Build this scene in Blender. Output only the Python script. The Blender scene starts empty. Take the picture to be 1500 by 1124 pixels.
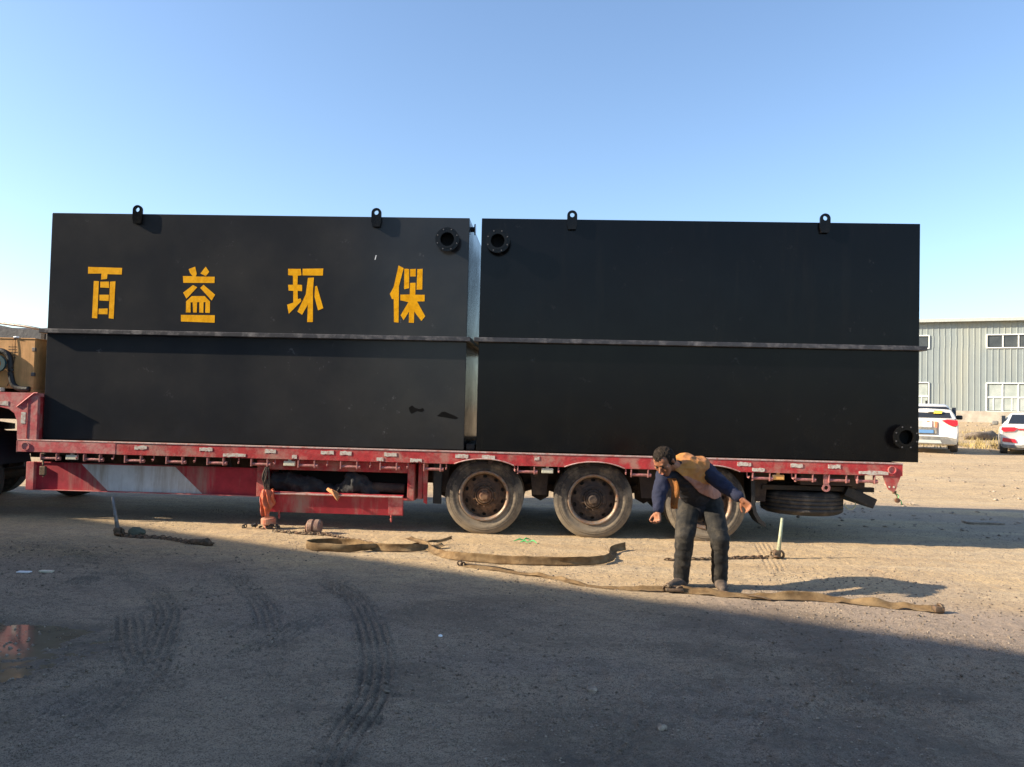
import bpy, bmesh, math, random
import numpy as np
from mathutils import Vector, Matrix, noise as mn
random.seed(7); rng=np.random.RandomState(11)
S=bpy.context.scene; C=S.collection; PI=math.pi

# ------------------------------------------------------------------ camera, sky, sun
cam_d=bpy.data.cameras.new('camera'); cam=bpy.data.objects.new('camera',cam_d); C.objects.link(cam); S.camera=cam
cam_d.sensor_width=36; cam_d.sensor_fit='HORIZONTAL'; cam_d.lens=1127/1500*36; cam_d.clip_end=5000; cam_d.clip_start=.05
yaw,pitch,roll=.04744,.03062,.02436
cy,sy,cp,sp=math.cos(yaw),math.sin(yaw),math.cos(pitch),math.sin(pitch)
F=Vector((-sy*cp,cy*cp,sp)); Rr=Vector((cy,sy,0)); U=Rr.cross(F)
R2=Rr*math.cos(roll)+U*math.sin(roll); U2=-Rr*math.sin(roll)+U*math.cos(roll)
M4=Matrix((R2,U2,-F)).transposed().to_4x4(); M4.translation=Vector((0,-9.9,1.64)); cam.matrix_world=M4

SUN=Vector((1,.2,-.5)).normalized()           # direction the light travels
el=math.asin(-SUN.z); az=math.atan2(-SUN.x,-SUN.y)
w=bpy.data.worlds.new('World'); S.world=w; w.use_nodes=True
nt=w.node_tree; bg=nt.nodes['Background']; sk=nt.nodes.new('ShaderNodeTexSky'); sk.sky_type='NISHITA'
sk.sun_disc=False; sk.sun_elevation=el; sk.sun_rotation=az; sk.air_density=1.0; sk.dust_density=.9; sk.ozone_density=2.7; sk.altitude=50
nt.links.new(sk.outputs[0],bg.inputs[0]); bg.inputs[1].default_value=.124
sl=bpy.data.lights.new('sun','SUN'); sl.energy=5.0; sl.angle=math.radians(.6); sl.color=(1,.86,.66)
so=bpy.data.objects.new('sun',sl); C.objects.link(so); so.rotation_euler=SUN.to_track_quat('-Z','Y').to_euler()
S.view_settings.view_transform='Standard'; S.view_settings.look='None'; S.view_settings.exposure=1.15; S.view_settings.gamma=1
S.view_settings.use_curve_mapping=False

# ------------------------------------------------------------------ materials
def mat(name,col,rough=.7,metal=0,dirt=None,amt=.0,scale=4,bump=0,bscale=60,var=.12,spec=.5,coat=0,streak=False,lowz=None,dist=.01):
    m=bpy.data.materials.new(name); m.use_nodes=True; n=m.node_tree; N=n.nodes; L=n.links
    b=N['Principled BSDF']; b.inputs['Roughness'].default_value=rough; b.inputs['Metallic'].default_value=metal
    b.inputs['Specular IOR Level'].default_value=spec; b.inputs['Coat Weight'].default_value=coat
    tc=N.new('ShaderNodeTexCoord'); src=tc.outputs['Object']
    if streak:
        mp=N.new('ShaderNodeMapping'); mp.inputs['Scale'].default_value=(1,1,.12); L.new(src,mp.inputs[0]); src2=mp.outputs[0]
    else: src2=src
    def nz(s,d=5,r=.6,so=None):
        t=N.new('ShaderNodeTexNoise'); t.inputs['Scale'].default_value=s; t.inputs['Detail'].default_value=d; t.inputs['Roughness'].default_value=r
        L.new(so or src,t.inputs['Vector']); return t.outputs['Fac']
    f1=nz(scale*2.3,6,.65)
    mr=N.new('ShaderNodeMapRange'); mr.inputs[1].default_value=.3; mr.inputs[2].default_value=.7; mr.inputs[3].default_value=1-var; mr.inputs[4].default_value=1+var; L.new(f1,mr.inputs[0])
    mul=N.new('ShaderNodeMixRGB'); mul.blend_type='MULTIPLY'; mul.inputs[0].default_value=1; mul.inputs[1].default_value=(*col,1); L.new(mr.outputs[0],mul.inputs[2])
    out=mul.outputs[0]
    if dirt and amt>0:
        f2=nz(scale,8,.7,src2)
        mr2=N.new('ShaderNodeMapRange'); mr2.inputs[1].default_value=.62-amt*.35; mr2.inputs[2].default_value=.75-amt*.2; L.new(f2,mr2.inputs[0])
        fac=mr2.outputs[0]
        if lowz:
            sx=N.new('ShaderNodeSeparateXYZ'); L.new(src,sx.inputs[0])
            mz=N.new('ShaderNodeMapRange'); mz.inputs[1].default_value=lowz[0]; mz.inputs[2].default_value=lowz[1]; mz.inputs[3].default_value=lowz[2]; mz.inputs[4].default_value=0; L.new(sx.outputs[2],mz.inputs[0])
            ad=N.new('ShaderNodeMath'); ad.operation='ADD'; ad.use_clamp=True; L.new(fac,ad.inputs[0]); L.new(mz.outputs[0],ad.inputs[1]); fac=ad.outputs[0]
        mx=N.new('ShaderNodeMixRGB'); L.new(fac,mx.inputs[0]); L.new(out,mx.inputs[1]); mx.inputs[2].default_value=(*dirt,1); out=mx.outputs[0]
        mr3=N.new('ShaderNodeMapRange'); mr3.inputs[3].default_value=rough; mr3.inputs[4].default_value=min(1,rough+.3); L.new(fac,mr3.inputs[0]); L.new(mr3.outputs[0],b.inputs['Roughness'])
    L.new(out,b.inputs['Base Color'])
    if bump:
        bp=N.new('ShaderNodeBump'); bp.inputs['Strength'].default_value=bump; bp.inputs['Distance'].default_value=dist; L.new(nz(bscale,6,.6),bp.inputs['Height']); L.new(bp.outputs[0],b.inputs['Normal'])
    return m
dustc=(.36,.27,.17)
M=dict(
 red=mat('red_paint',(.40,.026,.028),.55,0,(.38,.18,.14),.48,5,.25,40,.3),
 redfade=mat('faded_red_paint',(.47,.07,.075),.6,0,(.50,.26,.22),.55,6,.25,40,.3),
 redback=mat('red_panel_paint',(.36,.022,.035),.55,0,(.32,.20,.16),.35,3,.15,30,.25,streak=True),
 white=mat('white_panel_paint',(.62,.62,.61),.55,0,(.36,.30,.24),.35,3,.15,30,.1,streak=True),
 worn=mat('worn_edge_metal',(.55,.40,.36),.45,.3,(.40,.12,.1),.45,12,.2,80,.2),
 dark=mat('dark_greasy_steel',(.022,.017,.014),.7,.1,(.09,.06,.04),.4,4,.4,50,.3),
 brown=mat('brown_dirty_steel',(.035,.022,.017),.75,.1,(.12,.085,.06),.35,4,.4,50,.3),
 steel=mat('grey_steel',(.20,.19,.18),.45,.7,(.16,.08,.05),.4,8,.3,80,.25),
 rust=mat('rusty_steel',(.15,.07,.04),.8,.2,(.30,.19,.11),.5,9,.6,70,.4),
 chain=mat('chain_steel',(.10,.075,.05),.6,.5,(.22,.13,.08),.5,20,.3,80,.3),
 roller=mat('roller_pink_paint',(.42,.16,.15),.55,.1,(.22,.12,.09),.45,14,.3,80,.25),
 tape=mat('reflective_tape',(.58,.55,.47),.4,0,(.40,.16,.13),.45,22,.15,90,.15),
 tyre=mat('dusty_tyre_rubber',(.036,.031,.028),.85,0,(.23,.185,.13),.45,3.5,.5,60,.25,lowz=(-.40,.12,.8)),
 tyreblk=mat('black_tyre_rubber',(.035,.033,.032),.8,0,(.14,.12,.10),.4,4,.5,60,.25),
 rim=mat('rusty_brown_rim',(.085,.05,.032),.7,.3,(.24,.14,.08),.5,9,.5,60,.35),
 rimedge=mat('bare_rim_edge',(.23,.18,.135),.45,.4,(.26,.13,.07),.5,12,.4,70,.3),
 rimdark=mat('dark_brown_rim',(.05,.036,.03),.7,.3,(.16,.11,.075),.45,9,.5,60,.3),
 lamp=mat('amber_marker_plastic',(.75,.38,.10),.3,0,(.6,.5,.35),.3,20,0,40,.1),
 lampw=mat('pale_marker_plastic',(.65,.62,.48),.3,0,(.4,.3,.2),.3,20,0,40,.1),
 char=mat('yellow_paint',(.86,.40,.0),.75,0,(.70,.30,.002),.45,12,.2,90,.10,spec=.2),
 strap=mat('olive_tan_webbing',(.135,.078,.030),.9,0,(.25,.165,.08),.55,7,.6,220,.35),
 ply=mat('plywood',(.70,.36,.13),.65,0,(.46,.24,.09),.45,5,.2,60,.15,streak=True),
 tarp=mat('slate_tarpaulin',(.035,.043,.058),.6,0,(.09,.09,.09),.35,5,.6,12,.2),
 black=mat('black_rubber',(.007,.007,.008),.55,0,(.06,.05,.04),.3,8,.4,50,.2),
 bundle=mat('black_canvas_bundle',(.014,.0145,.017),.8,0,(.06,.055,.05),.4,8,.6,30,.3),
 orange=mat('orange_plastic_bag',(.50,.10,.04),.5,0,(.42,.15,.08),.4,9,.5,30,.2),
 orangec=mat('orange_cap',(.48,.14,.075),.7,0,(.36,.24,.16),.6,12,.4,60,.2),
 glove=mat('orange_tan_glove',(.50,.21,.08),.8,0,(.36,.2,.11),.3,30,.5,200,.15),
 skin=mat('skin',(.29,.115,.055),.55,0,(.25,.095,.05),.3,9,.15,90,.12),
 hair=mat('short_black_hair',(.016,.012,.009),.85,0,(.06,.045,.035),.45,40,.9,260,.4,spec=.15),
 navy=mat('navy_cloth',(.008,.011,.034),.85,0,(.02,.024,.05),.3,10,.5,160,.2),
 navyd=mat('dark_navy_cloth',(.009,.009,.014),.85,0,None,0,8,.5,160,.2),
 vest=mat('orange_tan_cloth',(.46,.18,.035),.85,0,(.34,.15,.075),.5,4,.4,120,.15),
 vest_lower=mat('dusty_pink_cloth',(.36,.17,.12),.8,0,(.28,.12,.08),.35,6,.4,120,.15),
 trous=mat('charcoal_cloth',(.011,.0095,.008),.85,0,(.07,.058,.043),.35,6,.5,160,.2),
 shoe=mat('dusty_brown_leather',(.055,.042,.034),.7,0,(.17,.12,.085),.4,14,.4,90,.2),
 green=mat('green_plastic',(.05,.45,.12),.5,0,None,0,8,0,40,.1),
 pole=mat('pale_green_grey_handle',(.33,.36,.24),.55,.1,(.25,.18,.11),.4,14,.3,80,.2),
 polegr=mat('grey_handle',(.20,.20,.20),.55,.3,(.15,.10,.07),.4,14,.3,80,.2),
 carw=mat('white_car_paint',(.62,.61,.585),.3,0,(.55,.48,.38),.3,3,0,40,.04,coat=.5),
 cartrim=mat('grey_car_plastic',(.12,.12,.115),.6,0,(.30,.27,.22),.4,4,0,40,.1),
 carglass=mat('dark_car_glass',(.02,.022,.025),.08,0,None,0,4,0,40,.1,spec=.7),
 tail=mat('red_lamp_plastic',(.50,.015,.03),.2,0,None,0,4,0,40,.1),
 plate=mat('blue_number_plate',(.10,.22,.42),.4,0,None,0,4,0,40,.05),
 yell=mat('yellow_sticker',(.75,.62,.08),.5),whites=mat('white_sticker',(.75,.75,.75),.5),reds=mat('red_orange_sticker',(.70,.18,.08),.5),
 clad=mat('grey_green_cladding',(.225,.26,.262),.5,.1,(.28,.30,.27),.4,.6,0,10,.06,streak=True),
 trim=mat('pale_metal_trim',(.42,.44,.41),.5,.1),
 brick=mat('pale_render_plinth',(.40,.36,.30),.9,0,(.30,.26,.21),.5,1.2,.3,6,.15),
 frame=mat('white_window_frame',(.72,.74,.72),.5),
 glassd=mat('dark_window_glass',(.045,.05,.055),.12,0,(.07,.08,.08),.4,.9,0,10,.2),
 glassl=mat('pale_window_glass',(.30,.34,.32),.15,0,(.40,.43,.41),.5,.9,0,10,.15),
 grass=mat('dry_grass',(.36,.27,.11),.9,0,(.20,.17,.08),.4,2,0,10,.3),
 stone=mat('grey_brown_stone',(.24,.19,.145),.9,0,(.40,.33,.25),.5,9,.5,120,.5),
 clod=mat('dark_mud_clod',(.13,.10,.075),.95,0,(.24,.19,.14),.5,9,.6,120,.5),
 warehouse=mat('shed_cladding',(.30,.33,.33),.6,.1,None,0,1,0,10,.06),
 dark_inside=mat('black_inside',(.004,.004,.004),.9),
 patch=mat('black_patch',(.005,.005,.005),.8,spec=.08),
 box_in=mat('toolbox_inside',(.012,.008,.008),.8),
)
# black tank paint: glossy dark enamel, faint plate waviness, chalk scuffs
def tank_mat(name,col,scuff,rough):
    m=bpy.data.materials.new(name); m.use_nodes=True; n=m.node_tree; N=n.nodes; L=n.links; b=N['Principled BSDF']
    tc=N.new('ShaderNodeTexCoord'); o=tc.outputs['Object']
    def nz(s,d=5,r=.6,src=o):
        t=N.new('ShaderNodeTexNoise'); t.inputs['Scale'].default_value=s; t.inputs['Detail'].default_value=d; t.inputs['Roughness'].default_value=r; L.new(src,t.inputs['Vector']); return t.outputs['Fac']
    def mrg(f,a,b_,c=0,d=1):
        t=N.new('ShaderNodeMapRange'); t.inputs[1].default_value=a; t.inputs[2].default_value=b_; t.inputs[3].default_value=c; t.inputs[4].default_value=d; L.new(f,t.inputs[0]); return t.outputs[0]
    def mix(f,a,bc,v=1):
        t=N.new('ShaderNodeMixRGB'); L.new(f,t.inputs[0]); L.new(a,t.inputs[1]); t.inputs[2].default_value=(*bc,1); return t.outputs[0]
    base=N.new('ShaderNodeRGB'); base.outputs[0].default_value=(*col,1); c=base.outputs[0]
    c=mix(mrg(nz(.9,5,.6),.42,.72,0,.75),c,(col[0]*1.9,col[1]*1.75,col[2]*1.5))
    mp=N.new('ShaderNodeMapping'); mp.inputs['Scale'].default_value=(3,3,.25); L.new(o,mp.inputs[0])
    c=mix(mrg(nz(2.2,6,.7,mp.outputs[0]),.55,.8,0,.2),c,(.022,.019,.015))
    sx=N.new('ShaderNodeSeparateXYZ'); L.new(o,sx.inputs[0])
    dz=mrg(sx.outputs[2],.0,.75,.5,0); tm=N.new('ShaderNodeMath'); tm.operation='MULTIPLY'; L.new(dz,tm.inputs[0]); L.new(mrg(nz(3,7,.7),.35,.75,.1,1),tm.inputs[1])
    c=mix(tm.outputs[0],c,(.016,.0135,.009))
    # chalky scuffs in patches
    sc=N.new('ShaderNodeMath'); sc.operation='MULTIPLY'; L.new(mrg(nz(7,8,.78),.61,.76,0,scuff),sc.inputs[0]); L.new(mrg(nz(.8,2,.5),.50,.62),sc.inputs[1])
    c=mix(sc.outputs[0],c,(.16,.155,.16))
    sp_=mrg(nz(60,2,.5),.78,.82,0,.5); c=mix(sp_,c,(.12,.10,.08))
    b.inputs['Specular IOR Level'].default_value=.30 if rough>.17 else .20; L.new(c,b.inputs['Base Color']); L.new(mrg(nz(1.6,5,.6),.35,.7,rough,rough+.08),b.inputs['Roughness'])
    bp=N.new('ShaderNodeBump'); bp.inputs['Strength'].default_value=.15; bp.inputs['Distance'].default_value=.02; L.new(nz(.9,2,.4),bp.inputs['Height'])
    bp2=N.new('ShaderNodeBump'); bp2.inputs['Strength'].default_value=.12; bp2.inputs['Distance'].default_value=.004; L.new(nz(90,3,.6),bp2.inputs['Height']); L.new(bp.outputs[0],bp2.inputs['Normal'])
    L.new(bp2.outputs[0],b.inputs['Normal']); return m
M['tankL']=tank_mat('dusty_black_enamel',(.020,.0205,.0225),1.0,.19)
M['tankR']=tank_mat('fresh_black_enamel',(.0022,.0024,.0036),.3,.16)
M['rib']=mat('scraped_dark_rib_paint',(.040,.038,.042),.4,.1,(.16,.15,.15),.4,6,.2,60,.2)

def ground_mat():
    m=bpy.data.materials.new('packed_dirt'); m.use_nodes=True; n=m.node_tree; N=n.nodes; L=n.links; b=N['Principled BSDF']
    tc=N.new('ShaderNodeTexCoord'); o=tc.outputs['Object']
    def nz(s,d=6,r=.65,src=o):
        t=N.new('ShaderNodeTexNoise'); t.inputs['Scale'].default_value=s; t.inputs['Detail'].default_value=d; t.inputs['Roughness'].default_value=r; L.new(src,t.inputs['Vector']); return t.outputs['Fac']
    def mrg(f,a,b_,c=0,d=1):
        t=N.new('ShaderNodeMapRange'); t.inputs[1].default_value=a; t.inputs[2].default_value=b_; t.inputs[3].default_value=c; t.inputs[4].default_value=d; L.new(f,t.inputs[0]); return t.outputs[0]
    def mixc(f,a,bc):
        t=N.new('ShaderNodeMixRGB'); L.new(f,t.inputs[0]); L.new(a,t.inputs[1])
        if isinstance(bc,tuple): t.inputs[2].default_value=(*bc,1)
        else: L.new(bc,t.inputs[2])
        return t.outputs[0]
    at=N.new('ShaderNodeAttribute'); at.attribute_name='damp_shade'; at2=N.new('ShaderNodeAttribute'); at2.attribute_name='grey'
    base=N.new('ShaderNodeRGB'); base.outputs[0].default_value=(.60,.425,.225,1); c=base.outputs[0]
    c=mixc(mrg(nz(.7,7,.7),.4,.65),c,(.47,.33,.18))
    mp=N.new('ShaderNodeMapping'); mp.inputs['Scale'].default_value=(.18,1.6,1); mp.inputs['Rotation'].default_value=(0,0,.05); L.new(o,mp.inputs[0])
    c=mixc(mrg(nz(1.3,7,.7,mp.outputs[0]),.45,.68,0,.8),c,(.60,.47,.30))
    c=mixc(at2.outputs['Fac'],c,(.345,.262,.195))  # grey mud colour that also carries painted foreground shade
    c=mixc(mrg(nz(5,8,.8),.46,.62,0,.4),c,(.24,.18,.125))
    c=mixc(mrg(nz(26,6,.8),.50,.60,0,.6),c,(.12,.09,.065))
    c=mixc(mrg(nz(75,4,.75),.54,.62,0,.55),c,(.44,.37,.29))
    sp1=mrg(nz(130,3,.75),.52,.60,0,.85); q1=N.new('ShaderNodeMath'); q1.operation='MULTIPLY'; L.new(sp1,q1.inputs[0]); at4=N.new('ShaderNodeAttribute'); at4.attribute_name='coarse'; L.new(mrg(at4.outputs['Fac'],0,1,.35,1),q1.inputs[1])
    c=mixc(q1.outputs[0],c,(.055,.042,.032))
    mp2=N.new('ShaderNodeMapping'); mp2.inputs['Scale'].default_value=(.6,1.5,1); mp2.inputs['Rotation'].default_value=(0,0,.25); L.new(o,mp2.inputs[0])
    sp2=mrg(nz(2.6,9,.82,mp2.outputs[0]),.50,.60,0,.55); q2=N.new('ShaderNodeMath'); q2.operation='MULTIPLY'; L.new(sp2,q2.inputs[0]); L.new(mrg(at4.outputs['Fac'],0,1,.15,1),q2.inputs[1])
    c=mixc(q2.outputs[0],c,(.17,.13,.095))
    dm=N.new('ShaderNodeMath'); dm.operation='MULTIPLY'; L.new(at.outputs['Fac'],dm.inputs[0]); L.new(mrg(nz(9,7,.8),.35,.62,.35,1),dm.inputs[1])
    c=mixc(dm.outputs[0],c,(.115,.088,.064))  # damp mud colour, also carries the painted groove shade
    L.new(c,b.inputs['Base Color']); L.new(mrg(dm.outputs[0],.3,1,.92,.5),b.inputs['Roughness']); b.inputs['Specular IOR Level'].default_value=.35
    at3=N.new('ShaderNodeAttribute'); at3.attribute_name='coarse'
    b1=N.new('ShaderNodeBump'); L.new(mrg(at3.outputs['Fac'],0,1,.35,1),b1.inputs['Strength']); b1.inputs['Distance'].default_value=.02; L.new(nz(22,8,.75),b1.inputs['Height'])
    b2=N.new('ShaderNodeBump'); L.new(mrg(at3.outputs['Fac'],0,1,.4,1),b2.inputs['Strength']); b2.inputs['Distance'].default_value=.008; L.new(nz(110,5,.75),b2.inputs['Height']); L.new(b1.outputs[0],b2.inputs['Normal'])
    L.new(b2.outputs[0],b.inputs['Normal']); return m
M['ground']=ground_mat()
M['water']=mat('muddy_puddle_water',(.17,.135,.09),.06,0,None,0,3,0,30,.2,spec=.6)

# ------------------------------------------------------------------ helpers
def tag(o,label=None,cat=None,group=None,kind=None):
    for k,v in (('label',label),('category',cat),('group',group),('kind',kind)):
        if v: o[k]=v
    return o
def empty(name,loc,label,cat,group=None,rz=0):
    o=bpy.data.objects.new(name,None); C.objects.link(o); o.location=loc; o.rotation_euler.z=rz; o.empty_display_size=.2
    return tag(o,label,cat,group)
def link(name,me,parent=None,loc=None,rot=None):
    o=bpy.data.objects.new(name,me); C.objects.link(o)
    if parent is not None: o.parent=parent
    if loc is not None: o.location=loc
    if rot is not None: o.rotation_euler=rot
    return o
def setm(me,m,smooth=False,ang=None):
    me.materials.clear()
    for x in (m if isinstance(m,(list,tuple)) else [m]): me.materials.append(x)
    if smooth: me.polygons.foreach_set('use_smooth',[True]*len(me.polygons))
    return me
def from_bm(bm,name,m,parent=None,loc=None,smooth=False,rot=None,norm=True):
    if norm: bmesh.ops.recalc_face_normals(bm,faces=bm.faces)
    me=bpy.data.meshes.new(name); bm.to_mesh(me); bm.free(); setm(me,m,smooth); return link(name,me,parent,loc,rot)
def abox(bm,x0,x1,y0,y1,z0,z1,bev=0,mx=None):
    vs=[bm.verts.new((x,y,z)) for x in (x0,x1) for y in (y0,y1) for z in (z0,z1)]
    fs=[(0,1,3,2),(4,6,7,5),(0,4,5,1),(2,3,7,6),(0,2,6,4),(1,5,7,3)]
    ff=[bm.faces.new([vs[i] for i in f]) for f in fs]
    if bev: 
        es={e for f in ff for e in f.edges}
        r=bmesh.ops.bevel(bm,geom=list(es),offset=bev,segments=2,affect='EDGES',profile=.5,clamp_overlap=True)
        vs=list({v for f in r['faces'] for v in f.verts}|{v for v in vs if v.is_valid})
    if mx is not None: bmesh.ops.transform(bm,matrix=mx,verts=[v for v in vs if v.is_valid])
    return vs
def box(name,m,x0,x1,y0,y1,z0,z1,parent=None,bev=.004):
    bm=bmesh.new(); abox(bm,x0,x1,y0,y1,z0,z1,bev); o=from_bm(bm,name,m,None); 
    if parent is not None: o.parent=parent
    return o
def prism(bm,pts,y0,y1,axis='y'):
    """polygon pts (a,b) extruded along axis"""
    def P(a,b,t): return {'y':(a,t,b),'x':(t,a,b),'z':(a,b,t)}[axis]
    A=[bm.verts.new(P(a,b,y0)) for a,b in pts]; B=[bm.verts.new(P(a,b,y1)) for a,b in pts]
    n=len(pts)
    fs=[bm.faces.new(A),bm.faces.new(B[::-1])]
    for i in range(n): bm.faces.new((A[i],B[i],B[(i+1)%n],A[(i+1)%n]))
    for f in fs[:2]: f.normal_update()
    bmesh.ops.triangulate(bm,faces=fs[:2],ngon_method='EAR_CLIP')
def lathe(bm,prof,seg=32,axis='y',c=(0,0,0),closed=False,a0=0,a1=2*PI):
    """prof: (r, t) t along axis"""
    full=abs(a1-a0-2*PI)<1e-6; rings=[]
    for i in range(seg+(0 if full else 1)):
        a=a0+(a1-a0)*i/seg; ca,sa=math.cos(a),math.sin(a)
        row=[]
        for r,t in prof:
            p={'y':(r*ca,t,r*sa),'x':(t,r*ca,r*sa),'z':(r*ca,r*sa,t)}[axis]
            row.append(bm.verts.new((p[0]+c[0],p[1]+c[1],p[2]+c[2])))
        rings.append(row)
    n=len(rings); k=len(prof)
    for i in range(n if full else n-1):
        A,B=rings[i],rings[(i+1)%n]
        for j in range(k if closed else k-1):
            q=(A[j],A[(j+1)%k],B[(j+1)%k],B[j])
            try: bm.faces.new(q)
            except ValueError: pass
    bmesh.ops.remove_doubles(bm,verts=bm.verts,dist=1e-5)
def tube(bm,pts,r,seg=8,cap=True,closed=False):
    pts=[Vector(p) for p in pts]; n=len(pts); rows=[]; rr=r if hasattr(r,'__len__') else [r]*n
    up=Vector((0,0,1))
    for i,p in enumerate(pts):
        t=((pts[(i+1)%n] if closed or i<n-1 else p)-(pts[i-1] if closed or i>0 else p)).normalized()
        s=t.cross(up); s=s.normalized() if s.length>.05 else t.cross(Vector((0,1,0))).normalized()
        if i and s.dot(ps)<0 and s.dot(ps)<-.2: s=-s
        ps=s; u=s.cross(t)
        rows.append([bm.verts.new(p+s*rr[i]*math.cos(2*PI*k/seg)+u*rr[i]*math.sin(2*PI*k/seg)) for k in range(seg)])
    for i in range(n if closed else n-1):
        A,B=rows[i],rows[(i+1)%n]
        for k in range(seg): bm.faces.new((A[k],A[(k+1)%seg],B[(k+1)%seg],B[k]))
    if cap and not closed: bm.faces.new(rows[0]); bm.faces.new(rows[-1][::-1])
def catmull(P,n=8):
    P=[np.array(p,float) for p in P]; Q=[2*P[0]-P[1]]+P+[2*P[-1]-P[-2]]; out=[]
    for i in range(1,len(Q)-2):
        for k in range(n):
            t=k/n; a,b,c,d=Q[i-1:i+3]
            out.append(.5*((2*b)+(-a+c)*t+(2*a-5*b+4*c-d)*t*t+(-a+3*b-3*c+d)*t**3))
    out.append(P[-1]); return out
def copy_tree(o,parent=None):
    c=o.copy(); C.objects.link(c); c.parent=parent
    for ch in list(o.children): copy_tree(ch,c)
    return c
def jitter(bm,amp,sc,seed=0):
    for v in bm.verts: v.co+=mn.noise_vector(v.co*sc+Vector((seed,seed*2.3,0)))*amp

# ------------------------------------------------------------------ ground height field
_lat=rng.rand(256,256).astype(np.float32)
def vnoise(x,y):
    xi=np.floor(x).astype(int); yi=np.floor(y).astype(int); fx=x-xi; fy=y-yi; fx=fx*fx*(3-2*fx); fy=fy*fy*(3-2*fy)
    g=lambda a,b:_lat[a&255,b&255]
    return (g(xi,yi)*(1-fx)+g(xi+1,yi)*fx)*(1-fy)+(g(xi,yi+1)*(1-fx)+g(xi+1,yi+1)*fx)*fy-.5
def fbm(x,y,s,o=4,g=.5):
    r=0;a=1
    for i in range(o): r=r+a*vnoise(x*s+17.3*i,y*s+5.1*i); s*=2.03; a*=g
    return r
def sstep(a,b,x):
    t=np.clip((x-a)/(b-a),0,1); return t*t*(3-2*t)
TR=[([(-5.6,-1.7),(-4.68,-2.14),(-3.67,-3.08),(-2.96,-3.93),(-2.64,-4.62),(-2.42,-5.23),(-2.27,-5.86),(-2.22,-6.6)],1),
 ([(-3.23,-3.97),(-2.93,-4.49),(-2.58,-5.06),(-2.22,-5.5),(-1.89,-5.78)],.8),
 ([(-3.6,-2.3),(-2.9,-2.82),(-2.33,-3.63),(-1.97,-4.36),(-1.72,-5.02),(-1.6,-5.6)],.6),
 ([(-2.1,-2.7),(-1.72,-3.25),(-1.46,-3.72),(-1.21,-4.43),(-1.02,-5.13),(-.94,-5.67),(-.96,-6.11),(-.97,-7)],1.1),
 ([(-2.1,-5.3),(-1.84,-4.75),(-1.74,-4.24),(-1.59,-3.63)],.7),([(-.19,-3.12),(-.33,-3.77),(-.51,-4.42)],.6),([(-.64,-5.14),(-.52,-4.7)],.8),
 ([(-2.55,-6.3),(-2.46,-5.84),(-2.44,-5.4)],.9),([(2.75,.1),(2.65,-.44),(2.47,-1.46),(2.35,-1.98)],.5),([(-4.55,-3.6),(-3.92,-3.86),(-3.58,-4.12)],.7),
 ([(-4.3,-2.4),(-4.11,-2.81),(-4.1,-3.15),(-4.1,-3.54)],.7),([(3.2,-5.8),(2.2,-5.2),(1.2,-4.9)],.45),([(4.6,-1.3),(3.6,-1.1),(2.2,-.5)],.4),([(-.9,-3.2),(-.2,-3.9),(.8,-4.5),(2.2,-4.9),(3.8,-5.1)],.5),([(-3.9,-5.9),(-2.9,-5.5),(-1.9,-5.3),(-1.0,-5.6)],.45),([(.9,-3.6),(1.6,-4.3),(2.0,-5.2),(2.1,-6.2)],.45),([(3.4,-.9),(3.5,-1.8),(3.9,-2.6)],.5),([(-5.6,-2.9),(-4.6,-3.3),(-3.9,-3.2),(-3.1,-2.6)],.5)]
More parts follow.
